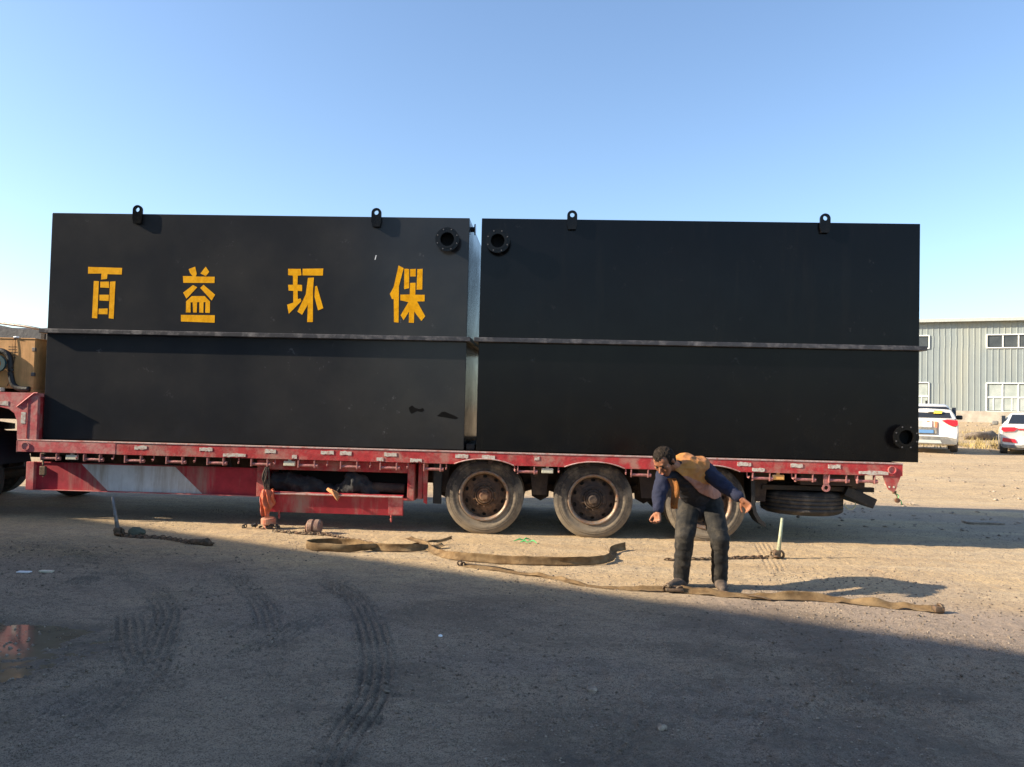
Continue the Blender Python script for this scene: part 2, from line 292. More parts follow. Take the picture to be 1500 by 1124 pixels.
def height(x,y,detail=True):
    h=1.0*(.46*sstep(4.5,15.5,y)*.999+.06*sstep(15,24,y)+.86*sstep(24,43,y))
    near=1-sstep(20,60,np.abs(y)+np.abs(x)*.5)
    bowl=np.exp(-(((x+3.70)/.80)**2+((y+5.10)/.62)**2)**1.5+fbm(x,y,3.5,4)*1.1)
    n=fbm(x,y,.55,3)*.024+fbm(x,y,2.3,4)*.016+fbm(x,y,9,4,.7)*.017
    n=n+ .018*fbm(x*.15,y*1.6,1.0,4)*(sstep(-.5,2.5,y)+.5)
    lump=np.clip(fbm(x+40,y,1.3,3),0,1)*np.abs(fbm(x,y,30,3,.7))*.045
    n=n+lump
    packed=sstep(-3.6,-2.2,y-.467*0+.3*x)*.62; packed=np.maximum(packed,sstep(-.8,.2,y)*.62); n=n*(1-packed)
    damp_shade=np.zeros_like(x)
    if detail:
        for pts,s in TR:
            P=catmull(pts,6)
            s0=s
            for ii,(a,b) in enumerate(zip(P[:-1],P[1:])):
                s=s0*min(1,(ii+.5)/5,(len(P)-1.5-ii)/5); L=np.hypot(*(b-a)); d=(b-a)/L
                sel=(x>min(a[0],b[0])-.25)&(x<max(a[0],b[0])+.25)&(y>min(a[1],b[1])-.25)&(y<max(a[1],b[1])+.25)
                if not sel.any(): continue
                rx=x[sel]-a[0]; ry=y[sel]-a[1]; t=rx*d[0]+ry*d[1]; l=-rx*d[1]+ry*d[0]
                k=(t>=-.01)&(t<L+.01)&(np.abs(l)<.135)
                br=.45+1.1*np.clip(fbm(x[sel]+9,y[sel],2.2,2)+.5,0,1)
                prof=(np.cos(l/.054*2*PI)*.015+np.cos(t/.03*2*PI+np.sign(l)*1.3)*.003-.006)*s*br*np.clip((.135-np.abs(l))/.03,0,1)
                hh=n[sel]; hh=np.where(k,hh*.85+prof,hh); n[sel]=hh
                dd=damp_shade[sel]; damp_shade[sel]=np.where(k,np.maximum(dd,.42*np.minimum(1,s)*np.clip((.135-np.abs(l))/.04,0,1)*np.clip(.1-np.cos(l/.054*2*PI),0,1)*np.clip(br,.3,1.1)),dd)  # track grooves darkened in the colour so their relief shade shows
    n=np.where(bowl<.2,np.maximum(n,-.006),n)
    z=h+n*near-bowl*.06
    z=z+np.where((bowl>.02)&(bowl<.4),.004,0)
    damp_shade=np.maximum(damp_shade,sstep(.05,.5,bowl)*1.0)
    # damp, shiny muddy hollows in the foreground
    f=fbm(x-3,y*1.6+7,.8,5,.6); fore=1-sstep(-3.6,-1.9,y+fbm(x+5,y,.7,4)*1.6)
    damp_shade=np.maximum(damp_shade,sstep(.0,.40,f)*fore*.65)
    damp_shade=np.maximum(damp_shade,np.exp(-(((x-.3)/.55)**2+((y+6.1)/.45)**2)**2+fbm(x,y,3,3)*.8)*.6)
    damp_shade=np.maximum(damp_shade,np.exp(-(((x+4.9)/1.6)**2+((y+1.9)/.8)**2)**2)*.45)
    rgh=1-packed*1.25
    shade_grey=np.clip(fore*.8+.35*sstep(-.05,.3,fbm(x+11,y-4,.5,4))*(1-sstep(-3.4,-1.6,y))+ .35*np.exp(-(((x-2.2)/3.2)**2+((y+3.0)/1.0)**2))*(fbm(x,y,2.2,3)+.4)
        +.75*sstep(-.18,.22,fbm(x*.35+4,y*1.4,.9,4))*sstep(.1,.8,y)*(1-sstep(4.4,5.2,y)),0,1)  # greyer mud with shade painted in: foreground and the tank shadow strip
    return z,damp_shade,shade_grey,np.clip(rgh,0,1)
def axis(lo,hi,step,far,g=1.35):
    a=list(np.arange(lo,hi+1e-6,step)); s=step
    while a[-1]<far: s*=g; a.append(a[-1]+s)
    s=step
    while a[0]>-far: s*=g; a.insert(0,a[0]-s)
    return np.array(a)
xs=axis(-5.9,6.6,.018,1500)
ys=[-7.6]
while ys[-1]<60: ys.append(ys[-1]+.0044*(ys[-1]+9.9))
s=.0044*(ys[-1]+9.9)
while ys[-1]<1500: s*=1.35; ys.append(ys[-1]+s)
s=.03
while ys[0]>-300: s*=1.4; ys.insert(0,ys[0]-s)
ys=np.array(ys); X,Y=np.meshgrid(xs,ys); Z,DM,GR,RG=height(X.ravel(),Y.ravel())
nx,ny=len(xs),len(ys)
me=bpy.data.meshes.new('ground'); me.vertices.add(nx*ny)
me.vertices.foreach_set('co',np.stack([X.ravel(),Y.ravel(),Z],1).astype(np.float32).ravel())
I=(np.arange(ny-1)[:,None]*nx+np.arange(nx-1)[None]).ravel(); Q=np.stack([I,I+1,I+nx+1,I+nx],1).astype(np.int32)
me.loops.add(Q.size); me.loops.foreach_set('vertex_index',Q.ravel()); me.polygons.add(len(Q))
me.polygons.foreach_set('loop_start',np.arange(0,Q.size,4,dtype=np.int32)); me.update(calc_edges=True)
setm(me,M['ground'],True)
for nm,v in (('damp_shade',DM),('grey',GR),('coarse',RG)):
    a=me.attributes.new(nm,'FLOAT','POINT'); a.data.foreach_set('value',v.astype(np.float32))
g=link('ground',me); tag(g,kind='structure')
ZG=Z.reshape(ny,nx)
def gz(x,y):
    i=min(max(int(np.searchsorted(xs,x))-1,0),nx-2); j=min(max(int(np.searchsorted(ys,y))-1,0),ny-2)
    u=(x-xs[i])/(xs[i+1]-xs[i]); v=(y-ys[j])/(ys[j+1]-ys[j])
    return float((ZG[j,i]*(1-u)+ZG[j,i+1]*u)*(1-v)+(ZG[j+1,i]*(1-u)+ZG[j+1,i+1]*u)*v)
# puddle water
bm=bmesh.new(); vs=[bm.verts.new((-3.75+1.25*math.cos(a)*(1+.05*math.sin(3*a)),-5.0+.90*math.sin(a),-.016)) for a in np.linspace(0,2*PI,40,endpoint=False)]; bm.faces.new(vs)
tag(from_bm(bm,'puddle_water',M['water']),kind='structure')

# gravel and clods: uncountable
def pebbles(name,m,P,R,flat=.6):
    n=len(P); base=np.array([(1,0,0),(-1,0,0),(0,1,0),(0,-1,0),(0,0,1),(0,0,-1),(.6,.6,.45),(-.6,.62,-.3)],float)[:6]
    F_=np.array([(0,2,4),(2,1,4),(1,3,4),(3,0,4),(2,0,5),(1,2,5),(3,1,5),(0,3,5)])
    ang=rng.rand(n)*2*PI; ca,sa=np.cos(ang),np.sin(ang)
    V=base[None]*(R[:,None,None]*(.65+.7*rng.rand(n,6,1))); V[...,2]*=flat
    V=V+rng.randn(n,6,3)*R[:,None,None]*.12
    x=V[...,0]*ca[:,None]-V[...,1]*sa[:,None]; y=V[...,0]*sa[:,None]+V[...,1]*ca[:,None]
    V=np.stack([x,y,V[...,2]],-1)+P[:,None]
    Fa=(F_[None]+6*np.arange(n)[:,None,None]).reshape(-1,3).astype(np.int32)
    me=bpy.data.meshes.new(name); me.vertices.add(n*6); me.vertices.foreach_set('co',V.reshape(-1).astype(np.float32))
    me.loops.add(Fa.size); me.loops.foreach_set('vertex_index',Fa.ravel()); me.polygons.add(len(Fa)); me.polygons.foreach_set('loop_start',np.arange(0,Fa.size,3,dtype=np.int32)); me.update(calc_edges=True)
    setm(me,m); return link(name,me)
def scatter(n,x0,x1,y0,y1,rmin,rmax,clus,thr,pw=3):
    x=x0+rng.rand(n)*(x1-x0); y=y0+(rng.rand(n)**1.3)*(y1-y0)
    k=fbm(x+clus,y-clus,1.1,4)>thr; x,y=x[k],y[k]; r=rmin+(rmax-rmin)*rng.rand(len(x))**pw
    z=height(x,y)[0]
    return np.stack([x,y,z+r*.15],1),r
P,R_=scatter(125000,-6,7,-7,1.5,.002,.011,3,-.10,6)
tag(pebbles('gravel',M['stone'],P,R_),kind='stuff')
P,R_=scatter(40000,-6,6,-7,-1.5,.002,.015,31,.02,7)
tag(pebbles('mud_crumbs',M['clod'],P,R_,.75),kind='stuff')
n=260; P=np.stack([-3.7+rng.randn(n)*.42,-5.1+rng.randn(n)*.30,np.full(n,-.014)],1); R_=.004+.014*rng.rand(n)**3
tag(pebbles('puddle_pebbles',M['stone'],P,R_,.7),kind='stuff')
P,R_=scatter(9000,3,22,1,24,.008,.05,12,.0,5)
tag(pebbles('rubble',M['stone'],P,R_,.5),kind='stuff')

# ------------------------------------------------------------------ tanks
TZ=1.07; TH=3.015; TD=2.9
GL=[[[(-6.145,3.367),(-5.684,3.361),(-5.684,3.271),(-5.876,3.272),(-5.88,3.21),(-5.961,3.201),(-5.96,3.278),(-6.141,3.276)],[(-6.061,3.176),(-5.992,3.177),(-5.997,2.684),(-6.067,2.686)],[(-5.837,3.175),(-5.765,3.177),(-5.769,2.68),(-5.838,2.687)],[(-5.972,3.173),(-5.853,3.175),(-5.849,3.09),(-5.968,3.092)],[(-5.976,2.998),(-5.849,2.997),(-5.846,2.915),(-5.973,2.917)],[(-5.98,2.812),(-5.86,2.818),(-5.856,2.737),(-5.977,2.738)]],[[(-4.777,3.356),(-4.697,3.39),(-4.672,3.299),(-4.683,3.26),(-4.428,3.261),(-4.428,3.176),(-4.846,3.173),(-4.852,3.262),(-4.726,3.262),(-4.763,3.308)],[(-4.552,3.392),(-4.5,3.325),(-4.545,3.27),(-4.617,3.3)],[(-4.712,3.148),(-4.656,3.116),(-4.793,2.965),(-4.843,3.041)],[(-4.574,3.15),(-4.411,3.024),(-4.455,2.944),(-4.618,3.113)],[(-4.724,3.001),(-4.551,3.004),(-4.478,2.932),(-4.472,2.782),(-4.535,2.784),(-4.54,2.923),(-4.564,2.923),(-4.563,2.784),(-4.618,2.783),(-4.623,2.922),(-4.65,2.921),(-4.649,2.782),(-4.696,2.787),(-4.709,2.92),(-4.737,2.92),(-4.731,2.785),(-4.794,2.783),(-4.796,2.926)],[(-4.862,2.751),(-4.405,2.754),(-4.405,2.656),(-4.86,2.659)]],[[(-3.447,3.383),(-3.278,3.386),(-3.267,3.301),(-3.319,3.296),(-3.314,3.173),(-3.255,3.174),(-3.252,3.093),(-3.312,3.092),(-3.308,2.984),(-3.265,2.995),(-3.256,2.958),(-3.419,2.788),(-3.444,2.91),(-3.366,2.936),(-3.371,3.091),(-3.433,3.094),(-3.44,3.171),(-3.374,3.176),(-3.378,3.295),(-3.444,3.298)],[(-3.258,3.386),(-2.984,3.391),(-2.987,3.301),(-3.251,3.301)],[(-3.178,3.269),(-3.102,3.271),(-3.11,3.099),(-3.097,2.687),(-3.169,2.685),(-3.172,2.915),(-3.244,2.781),(-3.303,2.819),(-3.201,3.047)],[(-3.085,3.157),(-3.057,3.161),(-2.965,2.874),(-3.03,2.844),(-3.087,3.018)]],[[(-1.985,3.447),(-1.923,3.414),(-1.974,3.18),(-1.964,2.704),(-2.029,2.707),(-2.038,3.006),(-2.062,3.006),(-2.093,3.076),(-2.042,3.168)],[(-1.909,3.408),(-1.846,3.405),(-1.839,3.152),(-1.905,3.14)],[(-1.74,3.402),(-1.671,3.408),(-1.668,3.14),(-1.743,3.139)],[(-1.834,3.405),(-1.757,3.406),(-1.758,3.309),(-1.833,3.308)],[(-1.828,3.223),(-1.759,3.224),(-1.755,3.07),(-1.633,3.072),(-1.635,2.987),(-1.732,2.981),(-1.622,2.792),(-1.67,2.73),(-1.765,2.849),(-1.765,2.702),(-1.832,2.701),(-1.834,2.848),(-1.904,2.736),(-1.942,2.796),(-1.846,2.975),(-1.948,2.994),(-1.95,3.069),(-1.828,3.071)]]]
def lug_mesh():
    bm=bmesh.new(); n=24; hole=[(.028*math.cos(a),.185+.03*math.sin(a)) for a in np.linspace(0,2*PI,n,endpoint=False)]
    out=[]
    for a in np.linspace(0,2*PI,n,endpoint=False):
        c,s_=math.cos(a),math.sin(a)
        if s_>=-.001: out.append((.065*c,.18+.065*s_))
        else:
            t=max(abs(c)/.065,abs(s_)/.18); out.append((c/t,.18+s_/t))
    for y0,fl in ((-.05,1),(-.022,-1)):
        A=[bm.verts.new((x,y0,z)) for x,z in out]; B=[bm.verts.new((x,y0,z)) for x,z in hole]
        for i in range(n): bm.faces.new((A[i],A[(i+1)%n],B[(i+1)%n],B[i]))
        if fl==1: A0,B0=A,B
    for i in range(n):
        bm.faces.new((A0[i],A[i],A[(i+1)%n],A0[(i+1)%n])); bm.faces.new((B0[i],B0[(i+1)%n],B[(i+1)%n],B[i]))
    abox(bm,-.05,.05,-.0225,.001,.005,.13)      # welded spacer
    return bm
def flange_bm(ro=.155,ri=.088,l=.13,th=.022,axis='y'):
    bm=bmesh.new()
    lathe(bm,[(ri,-.002),(ri,-l),(ro,-l),(ro,-l+th),(ri+.014,-l+th),(ri+.014,0)],40,axis)
    lathe(bm,[(ri+.004,-l-.006),(ri+.03,-l-.006),(ri+.03,-l),(ri+.004,-l)],40,axis,closed=True)
    return bm
def bolt_bm(r=.011,h=.014):
    bm=bmesh.new(); lathe(bm,[(0,-h),(r,-h),(r,0)],6,'y'); return bm
lug_me=None; bolt_me=None
def tank(name,x0,x1,label,mt,lugs,flanges):
    global lug_me,bolt_me
    t=empty(name,((x0+x1)/2,TD/2,TZ),label,'tank','steel tanks on the trailer'); ox,oy=(x0+x1)/2,TD/2
    def part(nm,bm,m,smooth=False):
        bmesh.ops.translate(bm,verts=bm.verts,vec=(-ox,-oy,-TZ)); return from_bm(bm,nm,m,t,smooth=smooth)
    bm=bmesh.new(); abox(bm,x0,x1,0,TD,TZ,TZ+TH,.008); part('tank_shell',bm,mt)
    bm=bmesh.new(); p=.095; z0,z1=2.468,2.525                      # horizontal stiffener all round, an angle bar
    for (a,b,c,d) in ((x0-.055,x1+.055,-p,-.001),(x0-.055,x1+.055,TD+.001,TD+p),(x0-.055,x0-.001,0,TD),(x1+.001,x1+.055,0,TD)): abox(bm,a,b,c,d,z0,z1,.006)
    part('stiffener_rib',bm,M['rib'])
    for x,y in [(l,0) for l in lugs]+[(l,TD+.0725) for l in lugs]:
        if lug_me is None: bm=lug_mesh(); o=from_bm(bm,'lifting_lug',M['tankR'],t); lug_me=o.data
        else: o=link('lifting_lug',lug_me,t)
        o.location=(x-ox,y-oy,3.945-TZ)
    for x,z,rs in flanges:
        bm=flange_bm(); o=from_bm(bm,'flange',M['tankR'],t,(x-ox,-oy,z-TZ),smooth=False)
        bm=bmesh.new(); lathe(bm,[(0,-.004),(.0875,-.004)],32,'y'); from_bm(bm,'dark_pipe_disc',M['dark_inside'],o)  # black disc painted as the dark pipe interior, no hole behind it
        for k in range(8):
            a=2*PI*k/8+.39
            if bolt_me is None: b=from_bm(bolt_bm(.009,.010),'bolt',M['rib'],o); bolt_me=b.data
            else: b=link('bolt',bolt_me,o)
            b.location=(.134*math.cos(a),-.130,.134*math.sin(a))
    return t,part
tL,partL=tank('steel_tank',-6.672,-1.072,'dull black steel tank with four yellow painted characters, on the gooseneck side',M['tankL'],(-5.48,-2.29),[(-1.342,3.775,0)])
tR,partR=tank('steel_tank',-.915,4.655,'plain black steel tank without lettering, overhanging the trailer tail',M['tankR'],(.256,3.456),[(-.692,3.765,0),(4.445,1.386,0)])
for cc in GL:
    bm=bmesh.new()
    for st in cc:
        st=[(a+random.uniform(-.003,.003),b+random.uniform(-.003,.003)) for a,b in st]
        prism(bm,st,-.0025,.0005)
    partL('painted_character',bm,M['char'])
for pts in ([(-1.80,1.60),(-1.76,1.63),(-1.72,1.60),(-1.66,1.585),(-1.615,1.60),(-1.60,1.57),(-1.63,1.545),(-1.69,1.56),(-1.73,1.54),(-1.765,1.52),(-1.79,1.555)],[(-1.43,1.50),(-1.37,1.555),(-1.33,1.56),(-1.20,1.51),(-1.15,1.485),(-1.19,1.465),(-1.29,1.48)]):
    bm=bmesh.new(); prism(bm,pts,-.002,.0005); partL('dark_patch',bm,M['patch'])  # two flat near-black sheets on the tank face
# scrape marks
for x,z,l,a in ((-2.306,3.52,.06,1.35),):
    bm=bmesh.new(); prism(bm,[(x,z),(x+.012,z),(x+l*math.cos(a)+.012,z+l*math.sin(a)),(x+l*math.cos(a),z+l*math.sin(a))],-.0018,.0005); partL('scrape_mark',bm,M['whites'])
if 0: bm=bmesh.new(); prism(bm,[(2.235,2.60),(2.25,2.60),(2.252,2.66),(2.24,2.66)],-.0018,.0005); partR('scrape_mark',bm,M['whites'])
# pipe stub on the end plate between the tanks
bm=bmesh.new(); lathe(bm,[(.0,.048),(.075,.048),(.075,.034),(.035,.034),(.035,0)],24,'x',(-1.072,.33,4.01)); partL('pipe_stub',bm,M['tankR'])
bm=bmesh.new(); abox(bm,-1.05,-.935,.05,2.85,1.072,1.15,.01)  # dark bar filling the bottom of the gap between the tanks
tag(from_bm(bm,'gap_block',M['dark']),'dark block lying on the deck in the gap between the tanks','timber block')

# ------------------------------------------------------------------ trailer
T=empty('semi_trailer',(-1.2,1.4,0),'red lowbed semi trailer carrying the two black tanks','semi trailer')
ORG=Vector((-1.2,1.4,0))
def tp(nm,bm,m,parent=None,smooth=False,loc=None):
    """part of the trailer from a bmesh in world coordinates"""
    if loc is None: loc=Vector((0,0,0)); 
    base=Vector(loc)
    bmesh.ops.translate(bm,verts=bm.verts,vec=-base)
    par=parent or T
    off=base-ORG if par is T else base-Vector(par['org'])
    o=from_bm(bm,nm,m,par,off,smooth); o['org']=list(base); return o
def tbox(nm,m,x0,x1,y0,y1,z0,z1,parent=None,bev=.004):
    bm=bmesh.new(); abox(bm,x0,x1,y0,y1,z0,z1,bev); return tp(nm,bm,m,parent)
HX=[-.795,.604,2.035]; HZ=.487; TRR=.505
def side_rail(y0,y1):
    bot=[]
    x=-6.915
    ptsb=[(-6.915,.900)]
    for hx in HX:
        for k in range(13):
            u=-1+k/6; ptsb.append((hx+.38*u,.900+.072*(1-abs(u)**2.2)))
    ptsb.append((4.40,.902))
    pts=ptsb+[(4.40,1.046),(-6.915,1.046)]
    bm=bmesh.new(); prism(bm,pts,y0,y1); return bm
tp('side_rail',side_rail(-.135,-.075),M['red']); tp('side_rail',side_rail(2.975,3.035),M['red'])
# raised pale bead along each wheel arch
for hx in HX:
    bm=bmesh.new(); pt=[(hx+.38*(-1+k/8),-.139,.902+.072*(1-abs(-1+k/8)**2.2)) for k in range(17)]; tube(bm,pt,.008,5); tp('arch_bead',bm,M['worn'])
tbox('deck',M['brown'],-6.9,4.39,-.07,2.97,1.02,1.062)
tbox('deck_edge',M['worn'],-6.915,4.402,-.142,-.072,1.047,1.064,bev=.003)
tbox('rail_end_cap',M['redfade'],-6.925,-6.916,-.14,-.07,.895,1.05)
tbox('end_beam',M['red'],4.33,4.40,-.07,2.97,.90,1.018)
tbox('end_beam',M['red'],-6.9,-6.82,-.07,2.97,.90,1.018)
for y in (.85,2.05): 
    tbox('main_beam',M['brown'],-6.8,4.3,y-.06,y+.06,.56,.98)
bmx=[-6.3+i*.62 for i in range(17)]
for x in bmx: tbox('cross_beam',M['brown'],x-.03,x+.03,-.06,2.96,.90,1.0)
# faded left end of the rail: chafed plate with recess
bm=bmesh.new(); abox(bm,-6.91,-5.6,-.1385,-.1345,.905,1.042); tp('chafed_plate',bm,M['redfade'])
bm=bmesh.new(); lathe(bm,[(0,-.1405),(.045,-.1405),(.045,-.152),(.055,-.152),(.055,-.139)],24,'y',(-6.80,0,.975)); tp('pin_boss',bm,M['redfade'])
bm=bmesh.new(); lathe(bm,[(0,-.137),(.04,-.137),(.04,-.15),(.05,-.15),(.05,-.136)],24,'y',(4.27,0,.975)); tp('pin_boss',bm,M['redfade'])
# gooseneck
bm=bmesh.new()
pts=[(-11.5,1.675),(-6.665,1.675),(-6.665,1.065),(-6.925,1.065),(-6.935,1.30),(-6.975,1.40),(-7.05,1.455),(-7.16,1.478),(-11.5,1.478)]
prism(bm,pts,-.135,-.085); tp('gooseneck_side',bm,M['redfade'])
bm=bmesh.new(); prism(bm,pts,2.985,3.035); tp('gooseneck_side',bm,M['redfade'])
tbox('gooseneck_deck',M['redfade'],-11.5,-6.68,-.08,2.98,1.62,1.668)
tbox('gooseneck_front_plate',M['red'],-6.76,-6.69,-.08,2.98,1.066,1.615)
bm=bmesh.new(); tube(bm,[(-6.94,-.141,1.485),(-6.80,-.143,1.60),(-6.71,-.143,1.672),(-6.665,-.143,1.672)],.010,6); tp('weld_bead',bm,M['redfade'])
bm=bmesh.new(); abox(bm,-6.80,-6.79,-.142,-.135,1.08,1.60); tp('post_edge_strip',bm,M['red'])
for y in (.7,2.2): tbox('gooseneck_beam',M['dark'],-11.3,-6.8,y-.07,y+.07,1.30,1.61)
# strap rollers and rope hooks under the near rail
rol=None
for x in [-6.5,-5.922,-5.366,-4.821,-4.279,-3.695,-3.088,-2.537,-2.016,-1.462,-.258,1.172,2.675,3.205,3.623,3.965]:
    if rol is None:
        bm=bmesh.new()
        for s_ in (-1,1): abox(bm,s_*.105-.008,s_*.105+.008,-.13,-.075,.795,.899,.003)
        tube(bm,[(-.095,-.103,.825),(.095,-.103,.825)],.019,10)
        tube(bm,[(.10,-.103,.825),(.145,-.103,.825)],.026,8)
        rol=from_bm(bm,'strap_roller',M['roller'],T); 
    o=rol if x==-6.5 else link('strap_roller',rol.data,T)
    o.location=(x-ORG.x+random.uniform(-.006,.006),-ORG.y,0)
hk=None
for x in [-6.123,-5.63,-5.084,-4.541,-3.991,-3.472,-2.821,-2.254,-1.743,-1.269,-.414,.149,1.026,2.481,3.045,3.815]:
    if hk is None:
        bm=bmesh.new(); tube(bm,[(0,-.10,.90),(0,-.10,.86),(.003,-.115,.835),(.006,-.135,.83),(.008,-.145,.85)],.009,6); hk=from_bm(bm,'rope_hook',M['roller'],T); o=hk
    else: o=link('rope_hook',hk.data,T)
    o.location=(x-ORG.x,-ORG.y,0); o.rotation_euler.z=random.uniform(-.3,.3)
# reflective tape patches
def patches(L_,z0,z1):
    for a,b in L_:
        n=8; c=[]
        for i in range(n+1): c.append((a+(b-a)*i/n,z0+random.uniform(-.006,.006)))
        for i in range(n,-1,-1): c.append((a+(b-a)*i/n,z1+random.uniform(-.006,.006)))
        bm=bmesh.new(); prism(bm,c,-.1405,-.1342); tp('reflective_patch',bm,M['tape'])
patches([(-5.344,-5.18),(-4.485,-4.314),(-3.625,-3.482),(-2.895,-2.727),(-2.647,-2.497),(-2.074,-1.915),(-1.163,-.997),(-.823,-.658),(2.379,2.548),(3.035,3.185),(3.494,3.644),(-.156,-.095)],.975,1.022)
patches([(-4.171,-3.875),(-3.268,-3.206),(-2.17,-2.082),(-1.74,-1.591),(2.564,2.716),(3.869,4.226)],.912,.955)
patches([(-7.205,-7.06)],1.50,1.555)
bm=bmesh.new(); prism(bm,[(-6.88,1.27),(-6.82,1.27),(-6.82,1.42),(-6.88,1.42)],-.140,-.134); tp('reflective_patch',bm,M['tape'])
for x,m_ in ((-6.20,'lampw'),(-3.311,'lampw'),(.01,'lampw'),(2.894,'lamp')):
    bm=bmesh.new(); abox(bm,x-.075,x+.075,-.115,-.065,.812,.875,.008); abox(bm,x-.02,x+.02,-.10,-.07,.876,.9); tp('marker_lamp',bm,M[m_])
# side guard: red panel with a slanting white band
sg=tbox('side_guard',M['redback'],-6.862,-3.79,.10,.125,.395,.745,bev=.004)
bm=bmesh.new(); prism(bm,[(-6.185,.742),(-4.915,.742),(-4.535,.398),(-5.815,.398)],.0975,.101); tp('white_stripe',bm,M['white'],sg)
tbox('guard_lip',M['redfade'],-6.87,-3.79,.06,.128,.385,.394,sg,bev=.002)
tbox('guard_lip',M['redback'],-6.87,-3.79,.085,.128,.746,.757,sg,bev=.002)
tbox('guard_end_bar',M['redfade'],-6.905,-6.80,.04,.099,.385,.757,sg)
for x in (-6.0,-5.0,-4.2): tbox('guard_bracket',M['brown'],x-.03,x+.03,.126,.16,.45,.92,sg)
# hanging ratchet and chain bits at the left end of the panel
bm=bmesh.new(); jpts=[(-6.58,-.10,.82),(-6.57,-.12,.74),(-6.56,-.11,.66),(-6.57,-.10,.58)]
tube(bm,jpts,.012,6); abox(bm,-6.61,-6.53,-.13,-.09,.60,.72,.01); abox(bm,-6.60,-6.54,-.135,-.105,.87,.90,.01)
tag(from_bm(bm,'ratchet_binder',M['chain']),'small rusty ratchet hanging from the rail at the gooseneck end','ratchet')
# toolbox
tb=tbox('toolbox',M['box_in'],-3.66,-1.78,.50,.53,.40,.86)
tbox('toolbox_floor',M['red'],-3.66,-1.78,0,.5,.40,.42,tb); tbox('toolbox_post',M['red'],-3.76,-3.655,-.03,.5,.40,.88,tb); tbox('toolbox_post',M['red'],-1.785,-1.70,-.03,.5,.40,.88,tb)
tbox('toolbox_header',M['red'],-3.654,-1.786,-.02,.5,.755,.89,tb)
bm=bmesh.new(); abox(bm,-3.63,-1.83,-.0125,.0125,-.25,0,.004); abox(bm,-3.63,-1.83,-.0135,.035,.0,.014,.002)
mx=Matrix.Translation((0,-.06,.455))@Matrix.Rotation(.16,4,'X'); bmesh.ops.transform(bm,matrix=mx,verts=bm.verts); dr=tp('toolbox_door',bm,M['redback'],tb)
bm=bmesh.new(); abox(bm,-3.63,-1.83,-.050,-.014,-.004,.012,.003); bmesh.ops.transform(bm,matrix=mx,verts=bm.verts); tp('door_lip',bm,M['worn'],tb)
bm=bmesh.new(); abox(bm,-2.02,-1.835,-.02,-.0135,-.235,-.01,.003); bmesh.ops.transform(bm,matrix=mx,verts=bm.verts); tp('door_end_plate',bm,M['redfade'],tb)
for x in (-3.45,-1.985):
    bm=bmesh.new(); tube(bm,[(x,-.03,.23),(x,-.028,.19),(x,-.028,.16),(x+.004,-.028,.12)],[.012,.012,.018,.006],8); tp('door_stud',bm,M['red'],tb)
# contents of the box
def lumpy(nm,m,pts,rads,amp,sc,label,cat,seg=14):
    bm=bmesh.new(); P=catmull(pts,6); R0=np.interp(np.linspace(0,1,len(P)),np.linspace(0,1,len(rads)),rads)
    tube(bm,[Vector(p) for p in P],list(R0),seg); bmesh.ops.subdivide_edges(bm,edges=bm.edges,cuts=1); jitter(bm,amp,sc,hash(nm)%17)
    jitter(bm,amp*.5,sc*2.5,3); o=from_bm(bm,nm,m,smooth=True); return tag(o,label,cat)
lumpy('canvas_bundle',M['bundle'],[(-3.62,.15,.60),(-3.3,.15,.56),(-2.95,.12,.52),(-2.7,.10,.50)],[.12,.13,.09,.05],.05,9,'flattened dark canvas bundle at the left of the open toolbox','bundle')
lumpy('canvas_bundle',M['bundle'],[(-2.78,.10,.50),(-2.62,.06,.56),(-2.5,.05,.60),(-2.35,.08,.54),(-2.2,.10,.50)],[.04,.09,.13,.10,.05],.05,8,'crumpled charcoal canvas heap in the middle of the open toolbox','bundle')
bm=bmesh.new(); tube(bm,[(-2.36,.12,.545),(-2.2,.11,.55),(-1.84,.10,.545)],.062,20); 
tag(from_bm(bm,'rolled_sheet',M['brown'],smooth=False),'dark reddish brown cylinder lying at the right of the open toolbox','roll')
# glove: palm and fingers hanging over the lip
bm=bmesh.new(); gx,gy,gz_=-2.76,-.085,.49
for q in range(5):
    a=-.35-.14*q; L0=.095 if q else .06
    d=Vector((math.cos(a),-.25,math.sin(a))); p0=Vector((gx+.05,gy-.012*q,gz_-.008*q+.005)); tube(bm,[p0-d*.06,p0+d*.02,p0+d*L0*.7,p0+d*L0],[.016,.013,.010,.005],8)
tube(bm,[(gx-.06,gy+.06,gz_+.03),(gx,gy+.01,gz_+.005),(gx+.06,gy-.03,gz_-.02)],[.022,.025,.018],10)
tag(from_bm(bm,'work_glove',M['glove'],smooth=True),'orange tan work glove hanging over the toolbox door edge','glove')
# plastic bag hanging from the toolbox post
bm=bmesh.new()
sec=[(.74,.02,.02,-3.60),(.70,.05,.04,-3.60),(.60,.06,.05,-3.59),(.50,.075,.05,-3.58),(.42,.085,.05,-3.585),(.33,.085,.045,-3.58),(.26,.075,.035,-3.60),(.20,.06,.025,-3.61),(.155,.04,.012,-3.585)]
rows=[]
for z,a,b,cx in sec[3:]: rows.append([bm.verts.new((cx+a*math.cos(t),-.11+b*math.sin(t),z)) for t in np.linspace(0,2*PI,24,endpoint=False)])
for A,B in zip(rows[:-1],rows[1:]):
    for k in range(24): bm.faces.new((A[k],A[(k+1)%24],B[(k+1)%24],B[k]))
bm.faces.new(rows[0]); bm.faces.new(rows[-1])
bmesh.ops.subdivide_edges(bm,edges=bm.edges,cuts=2,use_grid_fill=True)
for v in bm.verts:
    v.co.y+=.020*math.sin(v.co.x*90+v.co.z*26+4*mn.noise(v.co*7)); v.co.x+=.035*mn.noise(v.co*9)
